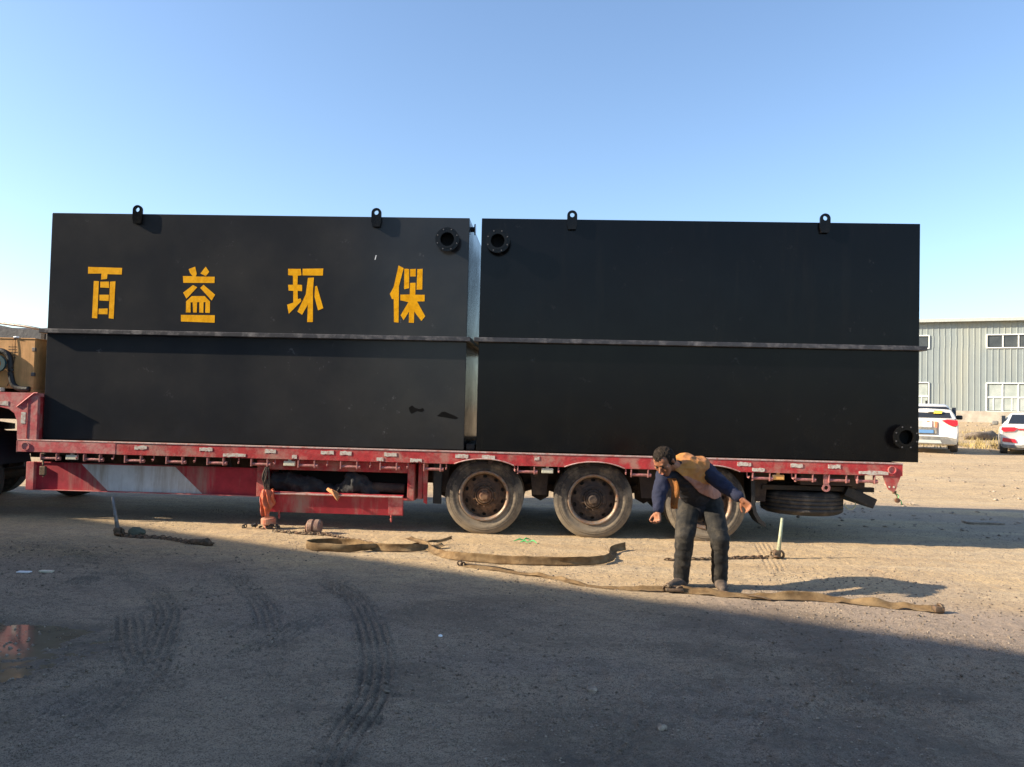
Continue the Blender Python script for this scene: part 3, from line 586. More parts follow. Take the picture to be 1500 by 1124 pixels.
jitter(bm,.02,16,2); tag(from_bm(bm,'plastic_bag',M['orange'],smooth=True),'crumpled orange plastic bag hanging beside the toolbox door','bag')
bm=bmesh.new()
for k in range(9):
    a=random.uniform(-.05,.05); b=random.uniform(-.05,.05); tube(bm,[Vector(p) for p in catmull([(-3.60+a*.4,-.10,.80),(-3.61+a,-.12+b*.3,.66),(-3.58+b,-.12,.56),(-3.585+a*.7,-.11,.44)],5)],.009,5)
tag(from_bm(bm,'rope_bundle',M['brown']),'dark frayed rope strands hanging above the orange bag','rope')
# vertical plates right of the toolbox
tbox('mud_plate',M['red'],-1.66,-1.60,.05,.30,.42,.89,bev=.004)
bm=bmesh.new(); prism(bm,[(-1.60,.89),(-1.53,.89),(-1.535,.36),(-1.58,.38)],.02,.05); tp('mud_plate',bm,M['red'])
tbox('mud_flap',M['black'],-1.47,-1.36,.10,.13,.36,.89)
# suspension
for x in (-1.40,-.095,1.32,2.73):
    bm=bmesh.new(); prism(bm,[(x-.15,.9),(x+.17,.9),(x+.13,.42),(x+.02,.36),(x-.10,.42)],.78,.81); tp('spring_hanger',bm,M['brown'])
    bm=bmesh.new(); prism(bm,[(x-.13,.9),(x+.13,.9),(x+.10,.50),(x-.08,.50)],.22,.25); tp('spring_hanger',bm,M['brown'])
for a,b in zip((-1.40,-.095,1.32),(-.095,1.32,2.73)):
    bm=bmesh.new()
    for k in range(5): 
        pt=[(a+.08+(b-a-.16)*i/8,.74,.50-.02*k+.10*(2*i/8-1)**2) for i in range(9)]
        for i in range(8):
            x0,z0=pt[i][0],pt[i][2]; x1,z1=pt[i+1][0],pt[i+1][2]
            prism(bm,[(x0,z0),(x1,z1),(x1,z1+.016),(x0,z0+.016)],.71,.78)
    tp('leaf_spring',bm,M['brown'])
# wheels
def tyre_bm(R=.505,W=.28,r=.326,y0=0):
    bm=bmesh.new()
    prof=[(r-.012,.035),(r,.012),(r+.02,.008),(r+.05,.010),(r+.058,.004),(r+.10,0),(r+.104,.004),(r+.110,.004),(r+.114,.0),(R-.082,.001),(R-.078,.006),(R-.072,.006),(R-.068,.002),(R-.04,.012),(R-.015,.028),(R-.003,.045)]
    tread=[]
    n=4; tw=W-.09
    for i in range(n+1):
        ya=.045+tw*i/(n+.0)*.96
        tread.append((R,ya))
        if i<n:
            yb=.045+tw*(i+.82)/n*.96; yc=.045+tw*(i+.88)/n*.96
            tread+= [(R,yb),(R-.012,yb+.002),(R-.012,yc+.006)]
    back=[(p[0],W-p[1]) for p in prof[::-1]]
    lathe(bm,prof+tread+back,72,'y',(0,y0,0)); return bm
def rim_part(par,m_face,m_edge):
    # outer flange and barrel
    bm=bmesh.new(); lathe(bm,[(.288,.035),(.297,.006),(.290,-.003),(.272,.000),(.262,.016),(.256,.024),(.256,.10),(.262,.135)],64,'y'); rim=from_bm(bm,'rim',m_edge,par,smooth=True); rim.scale=(1.10,1,1.10)
    # dished disc with ten hand holes
    bm=bmesh.new(); nh=10
    def P(r,a,y): return (r*math.cos(a),y,r*math.sin(a))
    for k in range(nh):
        a0=2*PI*k/nh; a1=2*PI*(k+1)/nh; am=(a0+a1)/2; r0,r1=.168,.262; y_=lambda r:.115-.035*(r1-r)/(r1-r0)
        out=[]
        for i in range(5): out.append((r1,a0+(a1-a0)*i/4))
        out+=[(r1-(r1-r0)*i/3,a1) for i in (1,2)]
        for i in range(5): out.append((r0,a1+(a0-a1)*i/4))
        out+=[(r0+(r1-r0)*i/3,a0) for i in (1,2)]
        V=[bm.verts.new(P(r,a,y_(r))) for r,a in out]; W_=[];W2=[]
        for r,a in out:
            p=Vector((r*math.cos(a-am)-.222,r*math.sin(a-am))); p=p.normalized(); rr=.222+.019*p.x; aa=am+.026*p.y/rr
            W_.append(bm.verts.new(P(rr,aa,y_(rr)))); W2.append(bm.verts.new(P(rr,aa,y_(rr)+.03)))
        n=len(V)
        for i in range(n):
            bm.faces.new((V[i],V[(i+1)%n],W_[(i+1)%n],W_[i])); bm.faces.new((W_[i],W_[(i+1)%n],W2[(i+1)%n],W2[i]))
    bmesh.ops.remove_doubles(bm,verts=bm.verts,dist=1e-5)
    lathe(bm,[(.168,.080),(.155,.070),(.118,.070),(.112,.076),(.108,.030),(.095,.020)],60,'y')
    disc=from_bm(bm,'wheel_disc',m_face,par,smooth=False); disc.scale=(1.10,1,1.10)
    bm=bmesh.new(); lathe(bm,[(0,-.012),(.045,-.012),(.058,-.004),(.066,.02),(.095,.022),(.100,.07)],32,'y')
    for k in range(8): 
        a=2*PI*k/8; lathe(bm,[(0,.008),(.009,.008),(.009,.021)],6,'y',(.082*math.cos(a),0,.082*math.sin(a)))
    from_bm(bm,'hub',M['rust'] if m_face is M['rim'] else m_face,par)
    bm=bmesh.new()
    for k in range(10):
        a=2*PI*(k+.5)/10; c=(.136*math.cos(a),0,.136*math.sin(a)); lathe(bm,[(0,.028),(.010,.028),(.011,.05),(.018,.052),(.018,.0705)],6,'y',c)
    from_bm(bm,'wheel_nut',m_face,par)['kind']='stuff'
    bm=bmesh.new(); lathe(bm,[(0,.15),(.288,.15)],32,'y'); from_bm(bm,'brake_drum',M['dark'],par)
tyme=None
for i,hx in enumerate(HX):
    for side in (0,1):
        wl=bpy.data.objects.new('wheel',None); C.objects.link(wl); wl.parent=T; wl.location=Vector((hx,0 if side==0 else 2.9,HZ+.004-.008*i))-ORG
        wl.rotation_euler.y=random.uniform(0,6)
        if side: wl.rotation_euler.z=PI
        if tyme is None: tyme=from_bm(tyre_bm(),'tyre',M['tyre'],wl,smooth=False); tyme.data.polygons.foreach_set('use_smooth',[True]*len(tyme.data.polygons)); ty=tyme
        else: ty=link('tyre',tyme.data,wl)
        wl.rotation_euler.y=0
        rim_part(wl,M['rim'] if i!=1 else M['rimdark'],M['rimedge']) if side==0 else None
        t2=link('tyre',tyme.data,wl,(0,.33,0)); bm=bmesh.new(); lathe(bm,[(.285,.04),(.25,.06),(.25,.3),(0,.3)],32,'y'); from_bm(bm,'inner_rim',M['dark'],wl,(0,.28,0))
    bm=bmesh.new(); tube(bm,[(hx,.3,HZ),(hx,2.6,HZ)],.07,12); tp('axle',bm,M['brown'])
# curved mudflap behind the last wheel
bm=bmesh.new(); c=[(2.585,.895),(2.59,.70),(2.60,.50),(2.635,.36),(2.70,.25),(2.77,.20)]
c2=[(a+.055*(1-.15*i),b+.01*i) for i,(a,b) in enumerate(c)]; prism(bm,c+c2[::-1],.0,.35); tp('mud_flap',bm,M['black'])
tbox('mud_plate',M['red'],2.655,2.70,.25,.30,.45,.90)
bm=bmesh.new(); abox(bm,2.28,2.32,.32,.34,.45,.66,.004); tp('pale_plate',bm,M['whites'])
# dark clutter, plates under the tail
tbox('spare_carrier',M['dark'],2.78,4.2,.2,.26,.66,.72); tbox('spare_carrier',M['dark'],2.78,4.1,1.0,1.06,.66,.72)
tbox('frame_plate',M['brown'],3.2,3.95,.0,.9,.75,.90)
bm=bmesh.new(); abox(bm,3.86,4.02,.05,.35,.72,.90,.006); tp('frame_plate',bm,M['brown'])
bm=bmesh.new(); abox(bm,-.20,.20,-.03,2.4,-.065,.065,.01); bmesh.ops.transform(bm,matrix=Matrix.Translation((4.0,.15,.60))@Matrix.Rotation(.42,4,'Y'),verts=bm.verts); tp('rear_underrun_bar',bm,M['black'])
bm=bmesh.new(); tube(bm,[(3.84+.065*math.cos(a),.05,.52+.065*math.sin(a)) for a in np.linspace(PI*.95,PI*2.1,14)],.008,6); tp('hanging_ring',bm,M['pole'])
# tow eye
bm=bmesh.new(); abox(bm,3.45,3.52,-.11,-.085,.77,.90,.003); lathe(bm,[(.026,-.012),(.05,-.012),(.05,.012),(.026,.012)],20,'y',(3.485,-.098,.73),closed=True); tp('tow_eye',bm,M['roller'])
# tail bracket with two holes
bm=bmesh.new(); bo=[(4.17,.901),(4.385,.901),(4.345,.80),(4.33,.74),(4.30,.70),(4.24,.73),(4.205,.80)]
prism(bm,bo,-.125,-.105); o_=tp('tail_bracket',bm,M['red'])
for x,z in ((4.245,.765),(4.30,.765)):
    bm=bmesh.new(); lathe(bm,[(0,-.128),(.012,-.128),(.012,-.124)],12,'y',(x,0,z)); tp('bolt_hole',bm,M['lampw'],o_)
bm=bmesh.new(); abox(bm,4.29,4.34,-.12,-.09,.68,.72,.01); lathe(bm,[(0,-.02),(.03,-.015),(.032,.01),(0,.02)],10,'y',(4.355,-.10,.60)); tube(bm,[(4.325,-.10,.69),(4.35,-.10,.65),(4.355,-.10,.61)],.006,5)
tag(from_bm(bm,'hanging_plug',M['rust']),'small rusty red plug dangling from the tail bracket','plug')
bm=bmesh.new(); tube(bm,[(4.325,-.105,.69),(4.37,-.105,.66),(4.36,-.105,.63),(4.40,-.105,.59),(4.41,-.1,.55)],.006,5)
tag(from_bm(bm,'hanging_string',M['green']),'bright green string dangling from the tail bracket','string')
# landing/dark tank under gooseneck side, far side rail lamps etc.
tbox('air_tank',M['dark'],-6.4,-5.6,1.1,1.5,.5,.8,bev=.05)
# spare tyre lying flat under the tail
bm=tyre_bm(.52,.30,.30); sp_=from_bm(bm,'tyre',M['tyreblk'],None,smooth=True)
E_=empty('spare_tyre',(3.40,.58,.34),'dark spare tyre slung flat under the trailer tail','tyre'); sp_.parent=E_; sp_.rotation_euler.x=PI/2
bm=bmesh.new(); lathe(bm,[(.295,.03),(.25,.05),(.24,.14),(.1,.15),(0,.15)],32,'z'); from_bm(bm,'rim',M['rimdark'],E_)

# ------------------------------------------------------------------ load on the gooseneck
cr=empty('wooden_crate',(-7.6,.35,1.68),'plywood crate standing on the gooseneck next to the lettered tank','crate')
def cp(nm,m,x0,x1,y0,y1,z0,z1,bev=.003):
    bm=bmesh.new(); abox(bm,x0,x1,y0,y1,z0,z1,bev); bmesh.ops.translate(bm,verts=bm.verts,vec=(7.6,-.35,-1.68)); return from_bm(bm,nm,m,cr)
cp('plywood_panel',M['ply'],-7.13,-6.83,.0,.015,1.745,2.385); cp('plywood_panel',M['ply'],-8.4,-7.133,.0,.015,1.745,2.385)
cp('end_panel',M['ply'],-6.845,-6.83,.016,.80,1.745,2.385); cp('end_panel',M['ply'],-8.4,-8.385,.016,.80,1.745,2.385)
cp('lid',M['ply'],-8.41,-6.82,-.008,.81,2.386,2.40); cp('back_panel',M['ply'],-8.38,-6.85,.785,.8,1.745,2.385); cp('crate_floor',M['ply'],-8.40,-6.83,0,.8,1.725,1.744)
for x in (-8.2,-7.6,-6.87): cp('skid',M['ply'],x-.04,x+.04,0,.8,1.669,1.724)
for z in (1.92,2.25):
    bm=bmesh.new(); abox(bm,-6.865,-6.822,-.006,.03,z-.025,z+.025,.003); bmesh.ops.translate(bm,verts=bm.verts,vec=(7.6,-.35,-1.68)); from_bm(bm,'hinge',M['steel'],cr)
bm=bmesh.new()
for r_ in range(5):
    x=-7.19
    while x<-7.19+.12-(.03 if r_==4 else 0):
        w_=random.uniform(.008,.02); z=2.275-.036*r_; prism(bm,[(x,z),(x+w_,z),(x+w_,z+random.uniform(.006,.012)),(x,z+.009)],-.0015,.001); x+=w_+.006
bmesh.ops.translate(bm,verts=bm.verts,vec=(7.6,-.35,-1.68)); from_bm(bm,'printed_lines',M['brown'],cr)
bm=bmesh.new(); tube(bm,[Vector(p) for p in catmull([(-7.10,-.008,2.40),(-7.09,-.012,2.2),(-7.11,-.012,2.0),(-7.13,-.012,1.85),(-7.18,-.012,1.76)],5)],.004,5); tag(from_bm(bm,'thin_cord',M['dark']),'thin dark cord hanging down the front of the plywood crate','cord')
bm=bmesh.new(); jx=[(-7.12,-.005,2.405),(-7.08,-.01,2.41),(-7.05,0,2.405)]; tube(bm,jx,.014,6); tag(from_bm(bm,'tape_knot',M['whites']),'small white knot on the top edge of the plywood crate','knot')
# bent dark pipe in front of crate
pu=empty('pump_unit',(-7.4,-.05,1.68),'dark machine with thick bent black pipe at the left end of the gooseneck','pump')
bm=bmesh.new(); P=[Vector(p) for p in catmull([(-7.45,-.03,2.10),(-7.38,-.03,2.20),(-7.26,-.03,2.22),(-7.16,-.03,2.16),(-7.13,-.03,2.02),(-7.12,-.03,1.90),(-7.08,-.03,1.78),(-7.0,-.03,1.728),(-6.86,-.03,1.72)],6)]
tube(bm,[p-Vector((-7.4,-.05,1.68)) for p in P],.036,12); from_bm(bm,'bent_pipe',M['black'],pu,smooth=True)
bm=bmesh.new(); lathe(bm,[(.05,-.03),(.105,-.03),(.11,0),(.05,0)],24,'y',(0,0,0),closed=True); from_bm(bm,'pump_ring',mat('teal_paint',(.01,.05,.06),.5),pu,(.13,-.01,.37))
bm=bmesh.new(); abox(bm,-.55,.10,-.02,.04,.06,.34,.01); from_bm(bm,'guard_plate',mat('dull_ochre_paint',(.12,.075,.02),.6),pu)
bm=bmesh.new(); abox(bm,-.6,.20,-.05,.035,.0,.055,.01); from_bm(bm,'base_plate',M['lampw'],pu)
# tarped load behind the crate
bm=bmesh.new(); nxx,nyy=26,14; V=[]
for i in range(nxx+1):
    row=[]
    for j in range(nyy+1):
        x=-9.6+2.80*i/nxx; y=.88+1.8*j/nyy; z=2.70-.10*(i/nxx)-.10*sstep(.75,1,i/nxx)+.02*math.sin(j*1.7+i*.5)+.018*mn.noise(Vector((x*3,y*3,0)))
        if i==nxx or j==0 or j==nyy: z=1.67
        row.append(bm.verts.new((x,y,z)))
    V.append(row)
for i in range(nxx):
    for j in range(nyy): bm.faces.new((V[i][j],V[i+1][j],V[i+1][j+1],V[i][j+1]))
bm.faces.new([V[i][0] for i in range(nxx+1)][::-1]+[V[nxx][j] for j in range(1,nyy)]+[V[i][nyy] for i in range(nxx,-1,-1)]+[V[0][j] for j in range(nyy-1,0,-1)])
tag(from_bm(bm,'tarped_load',M['tarp'],smooth=False),'load under a slate coloured tarpaulin behind the plywood crate','tarpaulin load')
bm=bmesh.new(); tube(bm,[(-9.4,.60,2.83),(-7.3,.50,2.60),(-6.76,.35,2.51)],.018,8); tag(from_bm(bm,'steel_bar',M['steel'],smooth=True),'thin grey steel bar lying over the tarpaulin, ending at the lettered tank','bar')
for k,(x,y) in enumerate(((-7.3,.45),)):
    box_=tag(box('wooden_prop',M['dark'],x-.03,x+.03,.84,.87,1.67,2.60),'dark wooden prop between the crate and the tarped load','prop')

# tractor rear under the gooseneck
tr=empty('truck_tractor',(-9,1.4,0),'rear of the dark truck tractor under the gooseneck','truck')
def trp(nm,bm,m,smooth=False): bmesh.ops.translate(bm,verts=bm.verts,vec=(9,-1.4,0)); return from_bm(bm,nm,m,tr,smooth=smooth)
for y in (.95,1.85): bm=bmesh.new(); abox(bm,-14,-7.35,y-.05,y+.05,.80,1.08,.01); trp('chassis_rail',bm,M['dark'])
bm=bmesh.new(); abox(bm,-7.45,-7.3,.9,1.9,.75,1.05,.01); trp('cross_member',bm,M['dark'])
for x in (-7.85,-9.2):
    for y in (.02,2.5):
        bm=tyre_bm(.505,.28,.28,0); bmesh.ops.translate(bm,verts=bm.verts,vec=(x,y,.50)); trp('tyre',bm,M['tyreblk'],True)
        bm=bmesh.new(); lathe(bm,[(.29,.04),(.26,.06),(.25,.2),(.12,.2),(.1,.1),(0,.1)],32,'y',(x,y,.5)); trp('rim',bm,M['rimdark'])
    bm=bmesh.new(); lathe(bm,[(.60,-.02),(.62,-.02),(.62,.64),(.60,.64)],24,'y',(x,0,.56),closed=True,a0=.25,a1=PI-.25); trp('mudguard',bm,mat('dark_mudguard',(.012,.018,.026),.35))
    bm=bmesh.new(); tube(bm,[(x,.2,.5),(x,2.6,.5)],.08,10); trp('axle',bm,M['dark'])
bm=bmesh.new(); lathe(bm,[(0,1.12),(.45,1.12),(.45,1.20),(.2,1.24),(0,1.24)],32,'z',(-8.6,1.4,0)); trp('fifth_wheel',bm,M['dark'])
bm=bmesh.new(); abox(bm,-14,-11.8,.15,2.65,.6,3.1,.12); trp('cab',bm,M['red'])
bm=bmesh.new(); abox(bm,-11.85,-11.785,.5,2.3,1.9,2.7,.02); trp('rear_window',bm,M['carglass'])

# ------------------------------------------------------------------ straps on the ground
def ribbon(nm,pts,width,label,m=None,cat='strap',thick=.003,n=9,parent=None,folds=True):
    """pts: x,y,height above ground of centre, tilt (0 flat, 1 on edge)"""
    P=catmull(pts,n); bm=bmesh.new(); rows=[]; prev=None
    for i,p in enumerate(P):
        a=P[max(0,i-1)]; b=P[min(len(P)-1,i+1)]; t=Vector((b[0]-a[0],b[1]-a[1],0)).normalized(); s_=Vector((-t.y,t.x,0))
        ang=p[3]*PI/2; w_=s_*math.cos(ang)+Vector((0,0,1))*math.sin(ang)
        nr=w_.cross(t)
        zc=gz(p[0],p[1])+max(p[2],width/2*abs(math.sin(ang))*.96)+.006
        c=Vector((p[0],p[1],zc)); wob=mn.noise(Vector((p[0]*7,p[1]*7,3)))*.03
        row=[]
        for k in range(7):
            u=-1+k/3; q=c+w_*(width/2*u)+nr*(.006*math.cos(u*2.2)+wob*u*u)
            gmin=gz(q.x,q.y)+.004
            q.z=max(q.z,gmin); row.append(q)
        rows.append((row,nr))
    A=[[bm.verts.new(q) for q in r] for r,_ in rows]; B=[[bm.verts.new(q+nr*thick+Vector((0,0,.001))) for q in r] for r,nr in rows]
    for i in range(len(A)-1):
        for k in range(6): bm.faces.new((A[i][k],A[i+1][k],A[i+1][k+1],A[i][k+1])); bm.faces.new((B[i][k+1],B[i+1][k+1],B[i+1][k],B[i][k]))
        for k in (0,6): bm.faces.new((A[i][k],B[i][k],B[i+1][k],A[i+1][k]))
    for i in (0,len(A)-1):
        for k in range(6): bm.faces.new((A[i][k],A[i][k+1],B[i][k+1],B[i][k]))
    o=from_bm(bm,nm,m or M['strap'],parent,smooth=True)
    if label: tag(o,label,cat)
    return o
G_='cargo straps on the ground'
o=ribbon('cargo_strap',[(-1.45,-.98,.03,.15),(-1.75,-1.22,.0,.4),(-2.05,-1.45,0,.85),(-2.35,-1.52,0,1),(-2.60,-1.44,0,1),(-2.66,-1.30,0,1),(-2.50,-1.18,0,1),(-2.22,-1.16,0,.95),(-1.98,-1.28,0,.7),(-1.78,-1.38,0,.9),(-1.50,-1.36,0,.8),(-1.30,-1.18,.02,.35),(-1.16,-1.02,.03,.1)],.085,'wide tan cargo strap curled on edge into a loop below the toolbox',cat='strap'); o['group']=G_
o=ribbon('cargo_strap',[(-1.62,-.80,.06,.1),(-1.42,-1.05,.05,.15),(-1.2,-1.42,.02,.3),(-.95,-1.72,.01,.7),(-.60,-1.80,0,.85),(-.20,-1.86,0,.8),(.20,-1.83,0,1),(.55,-1.72,0,.8),(.72,-1.45,0,.6),(.76,-1.15,0,.3),(.80,-.95,.01,.5),(.95,-.78,.02,.9)],.09,'long brown cargo strap standing on edge in front of the trailer wheels',cat='strap'); o['group']=G_
o=ribbon('cargo_strap',[(-.82,-2.02,.01,.4),(-.5,-2.16,0,.2),(-.2,-2.30,0,.1),(.1,-2.45,0,.3),(.3,-2.62,0,.15),(.55,-2.74,0,.1),(.85,-2.79,0,.35),(1.10,-2.80,.01,.4)],.06,'flat tan cargo strap running along the shade edge to the ratchet',cat='strap'); o['group']=G_
o=ribbon('cargo_strap',[(1.24,-2.80,.02,.4),(1.5,-2.86,0,.3),(1.75,-2.93,0,.15),(2.0,-2.96,0,.3),(2.2,-2.95,.02,.6),(2.42,-2.95,.02,.5),(2.65,-3.02,0,.15),(2.85,-3.08,.015,.6),(3.05,-3.12,0,.25),(3.33,-3.20,0,.3)],.085,'tan cargo strap stretching right from the ratchet beyond the man, twisted midway',cat='strap'); o['group']=G_
ribbon('webbing_tail',[(-1.50,-.86,.05,.5),(-1.38,-.98,.05,.3),(-1.20,-.86,.05,.8),(-1.10,-.78,.07,.9)],.035,'narrow frayed webbing tail sticking up where the tan straps cross',cat='webbing')
ribbon('narrow_strap',[(.95,-2.70,.015,.3),(1.15,-2.73,.02,.2),(1.45,-2.74,.02,.3),(1.7,-2.86,.015,.2),(2.0,-3.02,.01,.2)],.02,'thin dark cord strap passing through the ratchet by the man’s foot'.replace('’',''),m=M['chain'],cat='strap')
# strap hook end
def ring(bm,c,R,r,nrm,seg=16,arc=(0,2*PI),el=1.0):
    c=Vector(c); nrm=Vector(nrm).normalized(); a=nrm.orthogonal().normalized(); b=nrm.cross(a)
    full=abs(arc[1]-arc[0]-2*PI)<1e-3
    pts=[c+a*R*el*math.cos(t)+b*R*math.sin(t) for t in np.linspace(arc[0],arc[1],seg,endpoint=not full)]
    tube(bm,pts,r,6,closed=full)
bm=bmesh.new(); z=gz(-.85,-2.02); ring(bm,(-.86,-2.02,z+.03),.026,.009,(.2,1,.3)); ring(bm,(-.83,-2.03,z+.025),.02,.009,(0,1,.1))
tube(bm,[(-.80,-2.03,z+.03),(-.5,-2.1,z+.025),(-.30,-2.2,z+.015)],.006,5); tag(from_bm(bm,'strap_hook',M['dark'],smooth=True),'small dark hook on the left end of the flat strap','hook')
z=gz(1.17,-2.8)
bm=bmesh.new(); ring(bm,(1.12,-2.80,z+.04),.032,.011,(.3,1,.5),16,el=1.4); ring(bm,(1.22,-2.80,z+.03),.028,.011,(-.3,1,.7),16,el=1.4); abox(bm,1.10,1.26,-2.85,-2.77,z+.015,z+.045,.008); tube(bm,[(1.13,-2.84,z+.06),(1.13,-2.75,z+.06)],.018,8)
tag(from_bm(bm,'strap_ratchet',M['chain'],smooth=True),'dark steel ratchet joining two straps at the man\'s right foot','ratchet')
z=gz(3.33,-3.2); bm=bmesh.new(); ring(bm,(3.34,-3.20,z+.04),.035,.012,(1,.2,.2),14); abox(bm,3.28,3.36,-3.24,-3.16,z+.01,z+.06,.008)
tag(from_bm(bm,'strap_hook',M['chain'],smooth=True),'rusty end hook at the far right tip of the strap','hook')
# chains
def chain(nm,pts,label,pitch=.046,lr=.021,r=.0078,m=None,parent=None):
    P=[Vector(p[:2]).to_3d() for p in catmull(pts,30)]; bm=bmesh.new(); acc=0; k=0
    for a,b in zip(P[:-1],P[1:]):
        acc+=(b-a).length
        if acc>=pitch:
            acc=0; k+=1; t=(b-a).normalized(); jz=gz(b.x,b.y)+.013; c=Vector((b.x+random.uniform(-.006,.006),b.y+random.uniform(-.008,.008),jz))
            s_=Vector((-t.y,t.x,0)); s_=(s_+Vector((0,0,1 if k%2 else .15))).normalized() if k%2 else s_
            pp=[c+t*(lr*1.6)*math.cos(q)+s_*lr*math.sin(q) for q in np.linspace(0,2*PI,10,endpoint=False)]
            tube(bm,pp,r,5,closed=True)
    o=from_bm(bm,nm,m or M['chain'],parent,smooth=True)
    if label: tag(o,label,'chain')
    return o
bl=[(-5.02,-.97),(-4.75,-1.04),(-4.45,-1.06),(-4.22,-1.18),(-4.0,-1.33),(-3.78,-1.37)]
lb=empty('chain_binder',(-5.05,-.95,gz(-5.05,-.95)),'black chain binder with an upright grey handle, left of the toolbox','chain binder','chain binders with upright handles')
def binder(root,base,top,mh,flip=1):
    b=Vector(base); t_=Vector(top); z=gz(b.x,b.y); o=Vector(root.location)
    bm=bmesh.new(); tube(bm,[b+Vector((0,0,.02))-o,(b*.5+t_*.5)-o,t_-o],[.026,.020,.016],8); from_bm(bm,'handle',mh,root,smooth=True)
    bm=bmesh.new(); ring(bm,b+Vector((.02*flip,0,.05))-o,.045,.014,(.3,1,.2),14); ring(bm,b+Vector((-.05*flip,.01,.045))-o,.038,.012,(1,.4,.2),14); abox(bm,*(v for v in (b.x-o.x-.05,b.x-o.x+.03,b.y-o.y-.03,b.y-o.y+.03,b.z-o.z+.01,b.z-o.z+.10)),.012)
    ring(bm,b+Vector((-.02*flip,-.03,.03))-o,.03,.011,(0,.3,1),14); from_bm(bm,'hook_block',M['chain'],root,smooth=True)
z0=gz(-5.05,-.95); binder(lb,(-5.05,-.95,z0),(-5.155,-.93,z0+.46),M['polegr'],-1)
for dy in (0,.05):
    c=chain('chain',[(x,y+dy) for x,y in bl],'dark chain doubled on the ground beside the grey handled binder' if dy==0 else 'second dark strand running beside the grey handled binder chain')
bm=bmesh.new(); bmesh.ops.create_icosphere(bm,subdivisions=3,radius=.075,matrix=Matrix.Translation((-4.87,-.90,gz(-4.87,-.9)+.045))@Matrix.Diagonal((1.3,1,.8,1))); jitter(bm,.03,20); tag(from_bm(bm,'rag',mat('grey_green_rag',(.10,.11,.08),.9,bump=.6),smooth=True),'crumpled grey green rag beside the grey handled binder','rag')
lumpy('chain_heap',M['chain'],[(-4.02,-1.31,.035),(-3.9,-1.36,.035),(-3.80,-1.37,.04),(-3.72,-1.38,.02)],[.02,.032,.034,.015],.02,40,'clump of dark chain at the right end of the doubled chain','chain')
rb=empty('chain_binder',(2.64,-.99,gz(2.64,-.99)),'rusty chain binder with an upright pale green handle, right of the man','chain binder','chain binders with upright handles')
z0=gz(2.64,-.99); binder(rb,(2.64,-.99,z0),(2.69,-.97,z0+.46),M['pole'],1)
chain('chain',[(2.55,-.98),(2.35,-1.06),(2.1,-1.12),(1.85,-1.20),(1.5,-1.30),(1.33,-1.32)],'rusty chain running from the green handled binder behind the man')
chain('chain',[(2.5,-.96),(2.3,-1.03),(2.15,-1.07)],'short doubled strand of rusty chain by the green handled binder')
# two rollers/capped winches on chains in the sunny strip
z=gz(-3.577,.0)
can=empty('capped_winch',(-3.56,-.10,gz(-3.56,-.10)),'small orange capped winch drum on dark chain under the orange bag','winch')
bm=bmesh.new(); lathe(bm,[(0,.135),(.085,.135),(.095,.12),(.093,.06),(.06,.05),(.06,0),(0,0)],24,'z'); from_bm(bm,'drum',M['orangec'],can)
bm=bmesh.new(); random.seed(3)
for k in range(26):
    a=random.uniform(-.30,.20); ring(bm,(a,random.uniform(-.07,.02)-abs(a)*.1,.02+random.uniform(0,.05)*(1-abs(a)*2.5)),.02,.007,(random.uniform(-1,1),random.uniform(-1,1),random.uniform(-1,1)),10)
from_bm(bm,'chain_pile',M['bundle'],can)['kind']='stuff'
wr=empty('winch_roller',(-2.88,-.36,gz(-2.88,-.36)),'dusty pink grooved roller lying on a rusty chain in the sun','roller')
bm=bmesh.new(); lathe(bm,[(0,-.085),(.07,-.085),(.085,-.07),(.088,-.02),(.07,-.015),(.07,.005),(.088,.01),(.086,.06),(.07,.085),(0,.085)],24,'x',(0,0,.088)); from_bm(bm,'roller',mat('dusty_brown_iron',(.20,.11,.08),.8,0,(.36,.25,.18),.5,14,.5,60),wr,smooth=False)
bm=bmesh.new(); ring(bm,(-.10,0,.06),.05,.012,(1,.1,0)); from_bm(bm,'end_ring',M['rust'],wr)
chain('chain',[(-3.45,-.30),(-3.2,-.40),(-2.95,-.45),(-2.7,-.50),(-2.45,-.68),(-2.2,-.85),(-1.95,-1.02)],'rusty chain leading from the pink roller to the looped strap')
chain('chain',[(-3.25,-.36),(-3.1,-.43),(-2.9,-.48),(-2.65,-.44)],'short rusty chain strand heaped round the pink roller')
# green plastic scraps
bm=bmesh.new()
for x,y,l,a in ((-.38,-.50,.16,.25),(-.27,-.46,.16,.9),(-.20,-.50,.12,-.5),(-.30,-.55,.1,-.2)):
    d=Vector((math.cos(a),math.sin(a),0)); s_=Vector((-d.y,d.x,0)); z=gz(x,y)
    pts=[Vector((x,y,z+.012)),Vector((x,y,z+.012))+d*l*.5+Vector((0,0,.022))+s_*.02,Vector((x,y,z+.01))+d*l]
    tube(bm,pts,[.004,.010,.003],5)
tag(from_bm(bm,'plastic_scrap',M['green']),'bright green plastic scrap on the sunny dirt between the wheels','plastic scrap')
